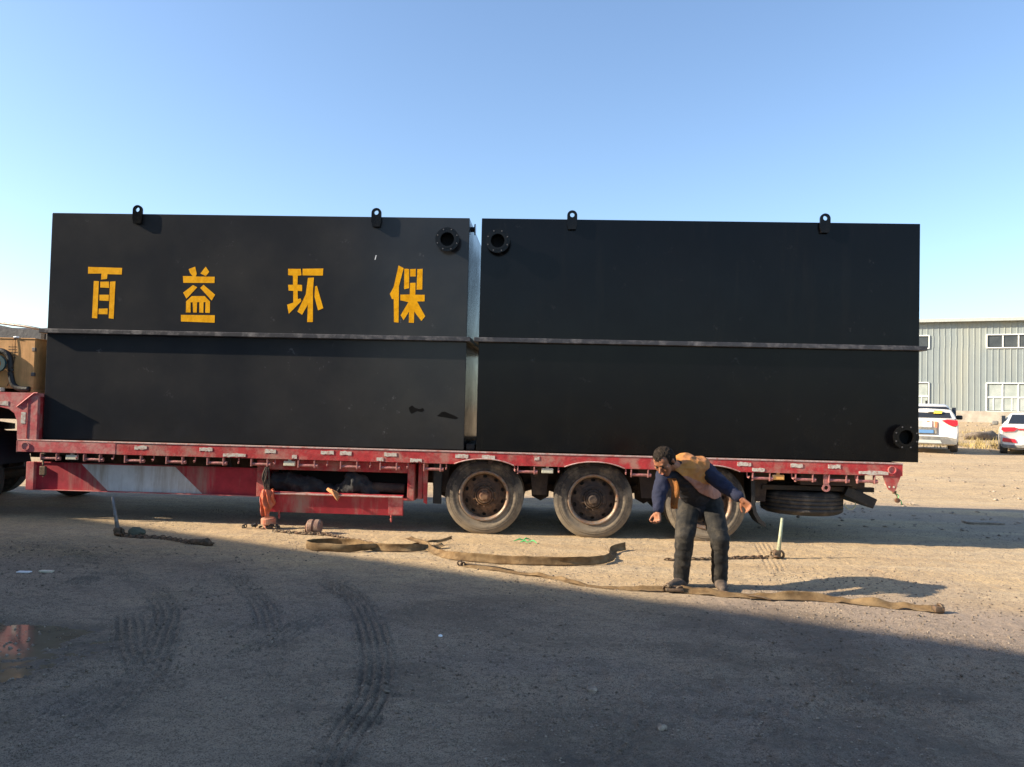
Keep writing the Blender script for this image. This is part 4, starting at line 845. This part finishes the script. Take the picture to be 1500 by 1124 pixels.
# loose stones and bits, each its own
def rock(nm,m,x,y,r,label,cat,fl=.6,seed=0):
    bm=bmesh.new(); bmesh.ops.create_icosphere(bm,subdivisions=2,radius=r); 
    for v in bm.verts: v.co.z*=fl
    jitter(bm,r*.5,1.1/r,seed); return tag(from_bm(bm,nm,m,None,(x,y,gz(x,y)+r*fl*.55)),label,cat)
rock('stone',M['whites'],-.725,-4.42,.013,'tiny white stone in the shaded dirt, left of centre','stone',seed=1)
rock('stone',M['stone'],.30,-5.35,.03,'pale brown stone beside the shallow wet patch','stone',seed=2)
rock('stone',M['stone'],.62,-5.86,.028,'round grey stone on the near right side of the wet patch','stone',seed=3)
rock('stone',M['clod'],-.88,-5.52,.026,'dark clod on the right edge of the tyre track','clod',seed=4)
rock('stone',M['stone'],6.77,4.80,.07,'brown stone at the far edge of the tank shadow','stone',seed=5)
rock('stone',M['stone'],7.6,7.6,.10,'low brown lump in the sunny yard beyond the trailer tail','stone',seed=6)
tag(box('board_scrap',M['stone'],6.55,7.1,2.40,2.62,gz(6.8,2.5)+.005,gz(6.8,2.5)+.03),'pale flat board scrap in the shadow right of the trailer','board')
tag(box('board_scrap',M['whites'],7.95,8.6,3.1,3.35,gz(8.3,3.2)+.01,gz(8.3,3.2)+.07),'white board scrap in the shadow at the right edge','board')
tag(box('paper_scrap',M['whites'],-4.86,-4.74,-2.98,-2.93,gz(-4.8,-2.95)+.004,gz(-4.8,-2.95)+.015,bev=.002),'small white paper scrap on the shaded dirt at left','paper')
tag(box('paper_scrap',M['lampw'],-4.68,-4.56,-2.93,-2.88,gz(-4.6,-2.9)+.004,gz(-4.6,-2.9)+.02,bev=.002),'small yellowish scrap beside the white paper','scrap')

# ------------------------------------------------------------------ person
def capsule(bm,p0,r0,p1,r1,seg=14,sq=None):
    p0,p1=Vector(p0),Vector(p1); d=p1-p0; L=max(d.length,1e-4); t=d/L if L>1e-3 else Vector((0,0,1)); a=t.orthogonal().normalized(); b=t.cross(a); rows=[]
    prof=[(r0*math.sin(q),-r0*math.cos(q)) for q in np.linspace(0.12,PI/2,5)]+[(r1*math.cos(q),L+r1*math.sin(q)) for q in np.linspace(0,PI/2-.12,5)]
    for r,h in prof: rows.append([bm.verts.new(p0+t*h+a*r*math.cos(2*PI*k/seg)+b*r*math.sin(2*PI*k/seg)) for k in range(seg)])
    for A,B in zip(rows[:-1],rows[1:]):
        for k in range(seg): bm.faces.new((A[k],A[(k+1)%seg],B[(k+1)%seg],B[k]))
    bm.faces.new(rows[0][::-1]); bm.faces.new(rows[-1])
def blob(nm,caps,m,parent,vox=.008,smooth=6,fold=0,fsc=(14,14,30),keep=None,solid=0,org=(0,0,0),amp2=0):
    bm=bmesh.new()
    for c in caps: capsule(bm,*c)
    me=bpy.data.meshes.new('tmp'); bmesh.ops.recalc_face_normals(bm,faces=bm.faces); bm.to_mesh(me); bm.free(); o=bpy.data.objects.new('tmp',me); C.objects.link(o)
    r=o.modifiers.new('r','REMESH'); r.mode='VOXEL'; r.voxel_size=vox
    s_=o.modifiers.new('s','SMOOTH'); s_.factor=.5; s_.iterations=smooth
    dg=bpy.context.evaluated_depsgraph_get(); m2=bpy.data.meshes.new_from_object(o.evaluated_get(dg)); bpy.data.objects.remove(o)
    bm=bmesh.new(); bm.from_mesh(m2); bm.normal_update()
    if fold:
        for v in bm.verts:
            q=Vector((v.co.x*fsc[0],v.co.y*fsc[1],v.co.z*fsc[2])); n_=mn.noise(q)*.6+(1-abs(mn.noise(q*1.3+Vector((5,2,9))))*2)*.5
            v.co+=v.normal*fold*n_
    if keep:
        dl=[f for f in bm.faces if not keep(f.calc_center_median(),f.normal)]; bmesh.ops.delete(bm,geom=dl,context='FACES')
    if solid:
        bmesh.ops.smooth_vert(bm,verts=[v for v in bm.verts if v.is_boundary],factor=.5,use_axis_x=True,use_axis_y=True,use_axis_z=True)
        g_=bmesh.ops.solidify(bm,geom=bm.faces[:],thickness=solid)
    bmesh.ops.translate(bm,verts=bm.verts,vec=-Vector(org))
    return from_bm(bm,nm,m,parent,smooth=True,norm=False)
PO=(1.45,-2.6,0); man=empty('person',PO,'man in orange tan vest bending down over the strap in front of the wheels','person')
fd=Vector((-.50,-.56,-.66)).normalized(); up=(Vector((-.10,0,1))-fd*fd.dot(Vector((-.10,0,1)))).normalized(); sd=fd.cross(up).normalized()
hc=Vector((1.055,-2.93,1.185))
H=lambda a,b,c: hc+(sd*a+fd*b+up*c)*1.07
pel=Vector((1.47,-2.40,.80)); che=Vector((1.27,-2.72,1.075)); bel=Vector((1.37,-2.55,.93))
shL,elL,wrL=Vector((1.43,-2.70,1.13)),Vector((1.60,-2.76,.985)),Vector((1.735,-2.93,.872))
shR,elR,wrR=Vector((1.07,-2.84,1.05)),Vector((1.005,-2.98,.90)),Vector((.985,-3.06,.765))
hpL,knL,anL=Vector((1.57,-2.43,.76)),Vector((1.61,-2.68,.475)),Vector((1.64,-2.58,.10))
hpR,knR,anR=Vector((1.37,-2.43,.76)),Vector((1.29,-2.66,.47)),Vector((1.29,-2.55,.10))
caps=[(H(0,-.018,.035),.088,H(0,.012,.035),.080),(H(0,.03,-.01),.068,H(0,.045,-.055),.048),(H(0,.05,-.085),.032,H(0,.03,-.075),.04),(H(0,.085,.005),.010,H(0,.108,-.022),.014),(H(0,.072,-.058),.017,H(0,.078,-.062),.015),
 (H(-.035,.075,.032),.014,H(.035,.075,.032),.014),(H(.045,.055,-.01),.03,H(.04,.06,-.03),.025),(H(-.045,.055,-.01),.03,H(-.04,.06,-.03),.025),
 (H(.078,-.008,.012),.018,H(.082,-.012,-.018),.012),(H(-.078,-.008,.012),.018,H(-.082,-.012,-.018),.012),
 (H(0,-.03,-.05),.058,Vector((1.20,-2.80,1.11)),.066),(che,.12,pel,.12),(shL,.06,shR,.06),(shL,.052,elL,.042),(elL,.040,wrL,.028),(shR,.052,elR,.042),(elR,.040,wrR,.028),
 (pel,.12,hpL,.10),(pel,.12,hpR,.10),(hpL,.09,knL,.06),(knL,.055,anL+Vector((0,.01,0)),.038),(hpR,.09,knR,.06),(knR,.055,anR+Vector((0,.01,0)),.038),(anL+Vector((0,0,-.045)),.034,anL+Vector((0,-.12,-.062)),.026),(anR+Vector((0,0,-.045)),.034,anR+Vector((-.08,-.10,-.062)),.026)]
def hand(wr,d,side,curl):
    d=Vector(d).normalized(); s_=Vector(side).normalized(); s_=(s_-d*s_.dot(d)).normalized(); n_=d.cross(s_)
    out=[(wr,.026,wr+d*.03,.026)]
    for i,(u,l) in enumerate(((-.030,.062),(-.010,.072),(.011,.068),(.031,.052))):
        k=wr+d*.085+s_*u; out.append((wr+d*.02+s_*u*.5,.017,k,.0125))
        a=k+(d*math.cos(curl*.6)+n_*math.sin(curl*.6)+s_*u*5).normalized()*l*.5; b=a+(d*math.cos(curl*1.5)+n_*math.sin(curl*1.5)+s_*u*5).normalized()*l*.45
        out+=[(k,.0105,a,.0095),(a,.0095,b,.0075)]
    a=wr+d*.03-s_*.03; b=a+(d*.6-s_*.7+n_*.25).normalized()*.045; c=b+(d*.85-s_*.35+n_*.3).normalized()*.035
    return out+[(a,.017,b,.012),(b,.0115,c,.009)]
caps+=hand(wrL,(.62,-.2,-.62),(.35,-.55,.5),1.0)+hand(wrR,(-.05,-.15,-1),(.5,-.8,0),1.25)
blob('body',caps,M['skin'],man,.0058,4,org=PO)
e=.018
sh_=blob('shirt',[(che+Vector((0,0,-.01)),.15,bel,.15),(bel,.15,pel,.145),(pel,.14,pel+Vector((-.02,-.02,-.06)),.145),(shL,.08,shR+Vector((.03,0,0)),.08),(Vector((1.20,-2.80,1.11)),.082,che,.12),
 (shL,.082,elL,.066),(elL,.064,wrL+(elL-wrL)*.14,.048),(shR,.078,elR,.064),(elR,.062,wrR+(elR-wrR)*.12,.048)],M['navy'],man,.009,5,.013,(11,11,17),org=PO)
sh_.data.materials.append(M['navyd'])
for p_ in sh_.data.polygons:
    q=p_.center+Vector(PO)
    if 1.10+.25*(1.1-q.z)<q.x<1.46+.25*(1.1-q.z): p_.material_index=1
def vk(c,n):
    if c.z<.775+.02*math.sin(c.x*30): return False
    xs_=[1.10,1.17,1.29,1.40,1.55,1.70]; zs_=[1.14,1.10,1.00,.90,.83,.79]
    zl=float(np.interp(c.x,xs_,zs_))
    if n.y<.15 and c.y<-2.45 and c.z<zl-.0: return False
    if c.x<1.06: return False
    return True
vst=blob('vest',[(che,.172,bel+Vector((.02,.01,0)),.168),(bel+Vector((.02,.01,0)),.168,pel+Vector((.04,.03,.02)),.17),(shL+Vector((-.02,0,0)),.102,shR+Vector((.08,0,0)),.098),(Vector((1.20,-2.78,1.12)),.09,che,.14)],M['vest'],man,.008,5,.020,(8,8,13),keep=vk,solid=.006,org=PO)
vst.data.materials.append(M['vest_lower'])
for p_ in vst.data.polygons:
    q=p_.center+Vector(PO)
    if q.z<.985-.35*(q.x-1.45)+.02*mn.noise(q*12): p_.material_index=1  # lower part of the vest takes a pinker cloth colour
# hanging right vest panel
bm=bmesh.new(); rows=[]
for i in range(13):
    t=i/12; c=Vector((1.115+.015*math.sin(t*5)+.045*t,-2.95-.05*math.sin(t*3),1.04-.27*t)); w_=.040-.010*t
    rows.append([bm.verts.new(c+Vector((w_*u,.012*math.cos(u*3+t*4),0))-Vector(PO)) for u in np.linspace(-1,1,7)])
for A,B in zip(rows[:-1],rows[1:]):
    for k in range(6): bm.faces.new((A[k],A[k+1],B[k+1],B[k]))
bmesh.ops.solidify(bm,geom=bm.faces[:],thickness=.006); from_bm(bm,'vest_panel',M['vest'],man,smooth=True)
blob('trousers',[(pel+Vector((0,0,-.02)),.152,pel+Vector((0,.01,.0)),.150),(hpL,.112,knL,.086),(knL,.084,anL+Vector((0,.015,-.02)),.070),(hpR,.112,knR,.086),(knR,.084,anR+Vector((0,.015,-.02)),.070),(hpL,.12,hpR,.12)],M['trous'],man,.008,4,.013,(6,6,14),org=PO)
for a,tv in ((anL,Vector((-.01,-.20,0))),(anR,Vector((-.135,-.16,0)))):
    b=Vector((a.x,a.y,gz(a.x,a.y)+.045)); tvn=tv.normalized(); s_=Vector((-tvn.y,tvn.x,0))
    blob('shoe',[(b-tvn*.05,.045,b+tvn*.05,.047),(b+tvn*.05+s_*.01,.046,b+tv*.92+Vector((0,0,-.010)),.036),(b+tvn*.05-s_*.012,.045,b+tv*.9+Vector((0,0,-.010)),.034),(b,.052,b+Vector((0,0,.09)),.058)],M['shoe'],man,.0065,4,.003,(30,30,30),org=PO)
def hk_(c,n):
    q=c-hc; a,b_,u=q.dot(sd),q.dot(fd),q.dot(up)
    return u>.028+.55*max(b_,0)*1.0 if b_>0 else u>.02+.75*b_ 
blob('hair',[(H(0,-.020,.036),.096,H(0,.010,.038),.086),(H(0,-.035,.0),.083,H(0,-.02,.03),.090)],M['hair'],man,.005,3,.009,(70,70,70),keep=lambda c,n:(lambda q:(q.dot(up)>.086+.2*(abs(q.dot(sd))-.04)+.02*mn.noise(c*60) if q.dot(fd)>.03 else q.dot(up)>-.05+.95*max(q.dot(fd)+.02,0)+.02*mn.noise(c*60)))((c-hc)/1.07),solid=.004,org=PO)
for s_ in (-1,1):
    bm=bmesh.new(); bmesh.ops.create_uvsphere(bm,u_segments=10,v_segments=8,radius=.0095,matrix=Matrix.Translation(H(s_*.030,.083,.010)-Vector(PO))); from_bm(bm,'eye',M['dark'],man,smooth=True)
    bm=bmesh.new(); tube(bm,[H(s_*.016,.094,.032)-Vector(PO),H(s_*.03,.092,.036)-Vector(PO),H(s_*.047,.080,.030)-Vector(PO)],.004,5); from_bm(bm,'eyebrow',M['hair'],man)
bm=bmesh.new(); tube(bm,[H(-.022,.088,-.060)-Vector(PO),H(0,.094,-.058)-Vector(PO),H(.022,.088,-.060)-Vector(PO)],.0045,6); from_bm(bm,'mouth',mat('lips',(.24,.08,.06),.5),man,smooth=True)

# ------------------------------------------------------------------ cars
def loft(bm,secs,cap=True):
    rows=[[bm.verts.new(p) for p in s_] for s_ in secs]; n=len(rows[0])
    for A,B in zip(rows[:-1],rows[1:]):
        for k in range(n): bm.faces.new((A[k],A[(k+1)%n],B[(k+1)%n],B[k]))
    if cap: bm.faces.new(rows[0]); bm.faces.new(rows[-1][::-1])
def rrect(hw,z0,z1,y,tuck=.06,crown=.02,n=4):
    """rounded body section: half width hw"""
    r=.09; P=[]
    zm=z0+(z1-z0)*.45
    half=[(0,z0),(hw-.14,z0),(hw-.06,z0+.04),(hw-.02,z0+.14),(hw,zm),(hw-.012,z1-.16),(hw-tuck*.6,z1-.06),(hw-tuck-.05,z1-.005),(0,z1+crown)]
    P=[(x,y,z) for x,z in half]+[(-x,y,z) for x,z in half[-2:0:-1]]
    return P
def car(nm,loc,rz,label,L,W,HH,belt,suv,group='parked cars beyond the trailer'):
    c=empty(nm,loc,label,'car',group,rz); hw=W/2
    st=[(0.03,.92,.42,belt-.10),(.0,.95,.36,belt-.06),(.05,.98,.30,belt-.02),(.20,1,.24,belt),(.8,1,.22,belt),(L*.5,1,.22,belt-.01),(L-1.4,1,.22,belt-.03),(L-.9,.98,.22,belt-.10),(L-.3,.94,.24,belt-.20),(L-.04,.84,.28,belt-.30),(L,.74,.36,belt-.36)]
    bm=bmesh.new(); loft(bm,[rrect(hw*a,z0,z1,y) for y,a,z0,z1 in st]); from_bm(bm,'car_body',M['carw'],c,smooth=True)
    gb=belt-.02
    if suv: gh=[(.10,.90,gb,gb+.04),(.16,.87,gb,gb+.30),(.30,.80,gb,HH-.09),(.42,.78,gb,HH-.03),(1.3,.80,gb,HH),(2.4,.80,gb,HH-.02),(2.75,.79,gb,HH-.10),(3.4,.86,gb,gb+.05)]
    else: gh=[(.55,.84,gb,gb+.03),(.90,.80,gb,gb+.20),(1.35,.74,gb,HH-.08),(1.6,.74,gb,HH-.02),(2.2,.75,gb,HH),(2.7,.75,gb,HH-.04),(3.0,.76,gb,HH-.14),(3.6,.82,gb,gb+.04)]
    secs=[]
    for y,a,z0,z1 in gh:
        wt=hw*(a-.12*(z1-z0)/(HH-gb)); wb=hw*.93
        half=[(0,z0),(wb,z0),((wb+wt)/2+.01,(z0+z1)/2),(wt,z1-.05),(wt-.08,z1-.005),(0,z1+.01)]
        secs.append([(x,y,z) for x,z in half]+[(-x,y,z) for x,z in half[-2:0:-1]])
    bm=bmesh.new(); loft(bm,secs); from_bm(bm,'cabin',M['carw'],c,smooth=True)
    # rear window
    bm=bmesh.new()
    if suv: q=[(-.70,.065,gb+.06),(.70,.065,gb+.06),(.64,.215,HH-.14),(.56,.235,HH-.10),(-.56,.235,HH-.10),(-.64,.215,HH-.14)]
    else: q=[(-.66,.60,gb+.07),(.66,.60,gb+.07),(.52,1.22,HH-.075),(-.52,1.22,HH-.075)]
    A=[bm.verts.new(p) for p in q]; B=[bm.verts.new((p[0],p[1]+.06,p[2]-.02)) for p in q]; bm.faces.new(A); bm.faces.new(B[::-1])
    for i in range(len(q)): bm.faces.new((A[i],B[i],B[(i+1)%len(q)],A[(i+1)%len(q)]))
    rw=from_bm(bm,'rear_window',M['carglass'],c)
    for s_ in (-1,1):      # side glass
        bm=bmesh.new(); y0,y1=(.35,2.9) if suv else (1.0,3.1)
        prism(bm,[(y0,gb+.05),(y1,gb+.05),(y1-.55,HH-.12),(y0+.25,HH-.12)],s_*(hw*.80),s_*(hw*.925),'x'); from_bm(bm,'side_window',M['carglass'],c)
    # tail lights
    for s_ in (-1,1):
        bm=bmesh.new()
        if suv: q=[(.44,belt-.05),(.60,belt-.02),(hw-.04,belt-.04),(hw-.03,belt-.20),(.76,belt-.24),(.58,belt-.16)]
        else: q=[(.40,belt-.10),(.50,belt-.06),(hw-.05,belt-.07),(hw-.03,belt-.16),(.80,belt-.22),(.50,belt-.20)]
        prism(bm,[(s_*a,b) for a,b in q],-.02,.14); from_bm(bm,'tail_light',M['tail'],c)
    if not suv:
        bm=bmesh.new(); prism(bm,[(-.39,belt-.11),(.39,belt-.11),(.39,belt-.15),(-.39,belt-.15)],-.012,.02); from_bm(bm,'lamp_strip',M['tail'],c)
        for s_ in (-1,1):
            bm=bmesh.new(); prism(bm,[(s_*.84,.47),(s_*.42,.44),(s_*.48,.56),(s_*.82,.60)],-.015,.08); from_bm(bm,'reflector',M['tail'],c)
    # bumper trim, plate, tyres, mirrors
    bm=bmesh.new(); prism(bm,[(-hw*.93,.28),(hw*.93,.28),(hw*.95,.46 if suv else .38),(hw*.6,.52 if suv else .36),(-hw*.6,.52 if suv else .36),(-hw*.95,.46 if suv else .38)],-.03,.2); from_bm(bm,'bumper_trim',M['cartrim'],c)
    if suv:
        bm=bmesh.new(); prism(bm,[(-.45,.30),(.45,.30),(.40,.40),(-.40,.40)],-.045,.1); from_bm(bm,'skid_plate',M['trim'],c)
        bm=bmesh.new(); abox(bm,-.03,.03,.9,1.0,HH,HH+.10,.01); from_bm(bm,'antenna',M['black'],c)
    bm=bmesh.new(); zp=.62 if suv else .40; abox(bm,-.21,.21,-.05,-.028,zp,zp+.11,.004); from_bm(bm,'number_plate',M['plate'],c)
    bm=bmesh.new(); abox(bm,-.30,.30,-.026,.0,zp-.02,zp+.20,.006); from_bm(bm,'plate_recess',M['cartrim'] if suv else M['carw'],c)
    for s_ in (-1,1):
        bm=bmesh.new(); abox(bm,s_*(hw+.10)-.10,s_*(hw+.10)+.10,L-1.95,L-1.85,belt-.02,belt+.13,.04); from_bm(bm,'wing_mirror',M['black'] if suv else M['cartrim'],c)
        for y in (.75,L-.9):
            bm=bmesh.new(); lathe(bm,[(.20,.0),(.30,.0),(.33,.03),(.33,.19),(.30,.22),(.2,.22)],28,'x',(s_*(hw-.12)-.11,y,.33)); from_bm(bm,'tyre',M['tyreblk'],c)
            bm=bmesh.new(); lathe(bm,[(0,.03),(.19,.03),(.20,.0),(.20,.22),(.19,.19),(0,.19)],20,'x',(s_*(hw-.12)-.11,y,.33)); from_bm(bm,'rim',M['steel'],c)
    return c,rw
suv,rw=car('parked_suv',(12.42,16.0,.50),-.44,'white crossover with stickers on its rear, half hidden behind the plain tank',4.3,1.86,1.60,1.10,True)
for q,m_ in (([(.20,1.27),(.44,1.27),(.46,1.36),(.25,1.37)],'yell'),([(.02,1.33),(.22,1.33),(.22,1.40),(.02,1.40)],'whites')):
    bm=bmesh.new(); prism(bm,q,.06,.13); from_bm(bm,'window_sticker',M[m_],suv)
for q,m_ in (([(-.05,.78),(.16,.78),(.16,1.03),(-.05,1.03)],'whites'),([(-.02,.98),(.13,.98),(.08,1.02),(.03,1.02)],'reds'),([(.24,.76),(.31,.76),(.31,1.0),(.24,1.0)],'reds')):
    bm=bmesh.new(); prism(bm,q,-.012 if m_=='whites' else -.014,.03); from_bm(bm,'body_sticker',M[m_],suv)
car('parked_sedan',(15.98,16.3,.42),-.50,'white saloon with a thin red lamp strip at the right edge',4.6,1.80,1.46,1.02,False)

# ------------------------------------------------------------------ factory beyond
ang=-.376  # facade turned: right end nearer
fb=empty('factory_building',(26.3,46,1.2),'grey green metal clad factory hall with two rows of windows behind the cars','building',rz=ang)
def fp(nm,m,x0,x1,y0,y1,z0,z1,parent=None,bev=0):
    bm=bmesh.new(); abox(bm,x0,x1,y0,y1,z0,z1,bev); return from_bm(bm,nm,m,parent or fb)
X0,X1=-11,34
WINS=[(-6.6,.05),( 4.12,9.6),(13.7,19.1),(23.2,28.6)]   # window bays (local x), upper and lower rows
WINS[0]=(-5.4,.55)
def corr(x0,x1,z0,z1):
    """corrugated sheet wall piece facing -y"""
    bm=bmesh.new(); p=.36; n=max(1,int(round((x1-x0)/p))); xs_=[];
    for i in range(n):
        a=x0+(x1-x0)*i/n; w_=(x1-x0)/n
        xs_+= [(a,0),(a+w_*.72,0),(a+w_*.78,-.03),(a+w_*.92,-.03),(a+w_*.98,0)]
    xs_.append((x1,0)); A=[bm.verts.new((x,y,z0)) for x,y in xs_]; B=[bm.verts.new((x,y,z1)) for x,y in xs_]
    for i in range(len(A)-1): bm.faces.new((A[i],A[i+1],B[i+1],B[i]))
    return bm
ZU=(5.35,6.18); ZL=(.98,2.85); ZT=7.25
segs=[(X0,X1,ZU[1],ZT),(X0,X1,ZL[1],ZU[0]),(X0,X1,.95,ZL[0])]
bm=bmesh.new()
edges=[X0]+[v for w_ in WINS for v in w_]+[X1]
def addb(b2):
    me=bpy.data.meshes.new('t'); b2.to_mesh(me); b2.free(); bm.from_mesh(me); bpy.data.meshes.remove(me)
for s_ in segs: addb(corr(*s_))
for i in range(0,len(edges),2):
    addb(corr(edges[i],edges[i+1],ZU[0],ZU[1])); addb(corr(edges[i],edges[i+1],ZL[0],ZL[1]))
from_bm(bm,'cladding',M['clad'],fb,norm=False)
fp('inner_wall',M['dark_inside'],X0,X1,.25,.30,.0,ZT); fp('side_wall',M['clad'],X0,X0+.2,.0,24,-.5,ZT-.01); fp('side_wall',M['clad'],X1-.2,X1,.0,24,-.5,ZT-.01)
bm=bmesh.new(); prism(bm,[(-.35,ZT),(-.35,ZT+.10),(12,ZT+1.2),(24.3,ZT+.10),(24.3,ZT)],X0-.3,X1+.3,'x'); from_bm(bm,'roof',M['trim'],fb)
fp('gutter',M['trim'],X0-.3,X1+.3,-.50,-.36,ZT-.12,ZT+.10)
fp('plinth',M['brick'],X0-.05,X1+.05,-.12,.24,-.6,.949)
def window(x0,x1,z0,z1,glass,rows):
    o=bpy.data.objects.new('window',None); C.objects.link(o); o.parent=fb; o.location=(x0,0,z0); w_,h_=x1-x0,z1-z0
    bm=bmesh.new(); t=.07
    abox(bm,-.05,w_+.05,-.10,.06,-t,0); abox(bm,-.05,w_+.05,-.10,.06,h_,h_+t); abox(bm,-t,0,-.09,.05,0,h_); abox(bm,w_,w_+t,-.09,.05,0,h_)
    nw=int(round(w_/.92)); pw=w_/nw
    for i in range(1,nw): abox(bm,i*pw-.035,i*pw+.035,-.05,.03,.002,h_-.002)
    zb=[0,h_] if rows==1 else [0,h_*.5,h_]
    if rows==2: abox(bm,0.002,w_-.002,-.06,.02,h_*.5-.04,h_*.5+.04)
    from_bm(bm,'window_frame',M['frame'],o)
    me_=None
    for r_ in range(len(zb)-1):
        for i in range(nw):
            bm=bmesh.new(); g0=.037; m_=glass
            abox(bm,i*pw+g0,(i+1)*pw-g0,.0,.012,zb[r_]+.042,zb[r_+1]-.042)
            from_bm(bm,'pane',m_,o)
            if rows==2 and r_==0 : 
                bm=bmesh.new(); xx=i*pw+pw*(.42 if i%2==0 else .6); abox(bm,xx-.025,xx+.025,-.03,-.002,.05,h_*.5-.045); from_bm(bm,'mullion',M['frame'],o)
for a,b in WINS:
    window(a,b,ZU[0],ZU[1],M['glassd'],1); window(a,b,ZL[0],ZL[1],M['glassl'],2)
# dry weeds and rubble bank below the factory
def weeds(n,x0,x1,y0,y1,h,name,m):
    V=[];Fc=[]
    for i in range(n):
        x=random.uniform(x0,x1); y=random.uniform(y0,y1)
        if mn.noise(Vector((x*.7,y*.7,1)))<-.05: continue
        z=gz(x,y); a=random.uniform(0,PI); hh=h*random.uniform(.4,1); lx,ly=random.uniform(-.5,.5)*hh,random.uniform(-.5,.5)*hh; w_=.015; k=len(V)
        V+=[(x-w_*math.cos(a),y-w_*math.sin(a),z-.02),(x+w_*math.cos(a),y+w_*math.sin(a),z-.02),(x+lx,y+ly,z+hh)]; Fc.append((k,k+1,k+2))
    me=bpy.data.meshes.new(name); me.from_pydata(V,[],Fc); setm(me,m); return tag(link(name,me),kind='stuff')
weeds(7000,12,30,20,25,.35,'dry_weeds',M['grass']); weeds(3500,12,34,27,34,.3,'dry_weeds',M['grass'])
P,R_=scatter(2600,10,34,19,42,.03,.16,5,.05,4); tag(pebbles('rubble_bank',M['stone'],P,R_,.45),kind='stuff')
bm=bmesh.new(); tube(bm,[Vector((a,b,gz(a,b)+c)) for a,b,c in ((17.0,20.5,.1),(18.2,21,.25),(19.6,22,.5))],.03,6); tag(from_bm(bm,'fallen_pole',M['dark']),'thin dark pole leaning on the weedy bank between the two cars','pole')
lumpy('debris_pile',M['clod'],[(20,28,gz(20,28)+.1),(21,28.2,gz(21,28)+.15),(22.3,28.6,gz(22,28.6)+.1)],[.15,.28,.12],.2,1.2,'low dark debris pile on the bank below the factory wall','debris pile')
for x,y,l in ((23.5,27.0,2.6),(26.6,27.4,2.2)):
    tag(box('timber_beam',M['stone'],x,x+l,y,y+.2,gz(x,y)+.02,gz(x,y)+.22),'long pale beam on the bank, '+('nearer the left car' if x<25 else 'nearer the right car'),'beam')

# ------------------------------------------------------------------ tall shed to the left behind the camera: its roof edge throws the foreground shade
wb=empty('warehouse',(-20,-14,0),'tall metal shed standing left behind the viewpoint','building')
A_=Vector((-36,2.15)); B_=Vector((-5.2,-12.22)); dv=(B_-A_).normalized(); nv=Vector((dv.y,-dv.x))
c4=[A_,B_,B_+nv*16,A_+nv*16]
bm=bmesh.new()
for i in range(4):
    p,q=c4[i],c4[(i+1)%4]; L=(q-p).length; n=int(L/.8)
    ou=Vector(((q-p).y,-(q-p).x)).normalized()*-1
    for k in range(n):
        a=p+(q-p)*k/n; b=p+(q-p)*(k+.85)/n; c=p+(q-p)*(k+1)/n
        for s_,t_,o_ in ((a,b,0),(b,c,.05)):
            s2,t2=s_+ou*o_,t_+ou*o_; vs=[bm.verts.new((v[0]+20,v[1]+14,z)) for v,z in ((s2,0),(t2,0),(t2,8.95),(s2,8.95))]; bm.faces.new(vs)
from_bm(bm,'cladding',M['warehouse'],wb,norm=False)
bm=bmesh.new(); prism(bm,[(v.x+20,v.y+14) for v in c4],8.95,9.0,'z'); from_bm(bm,'roof',M['trim'],wb)
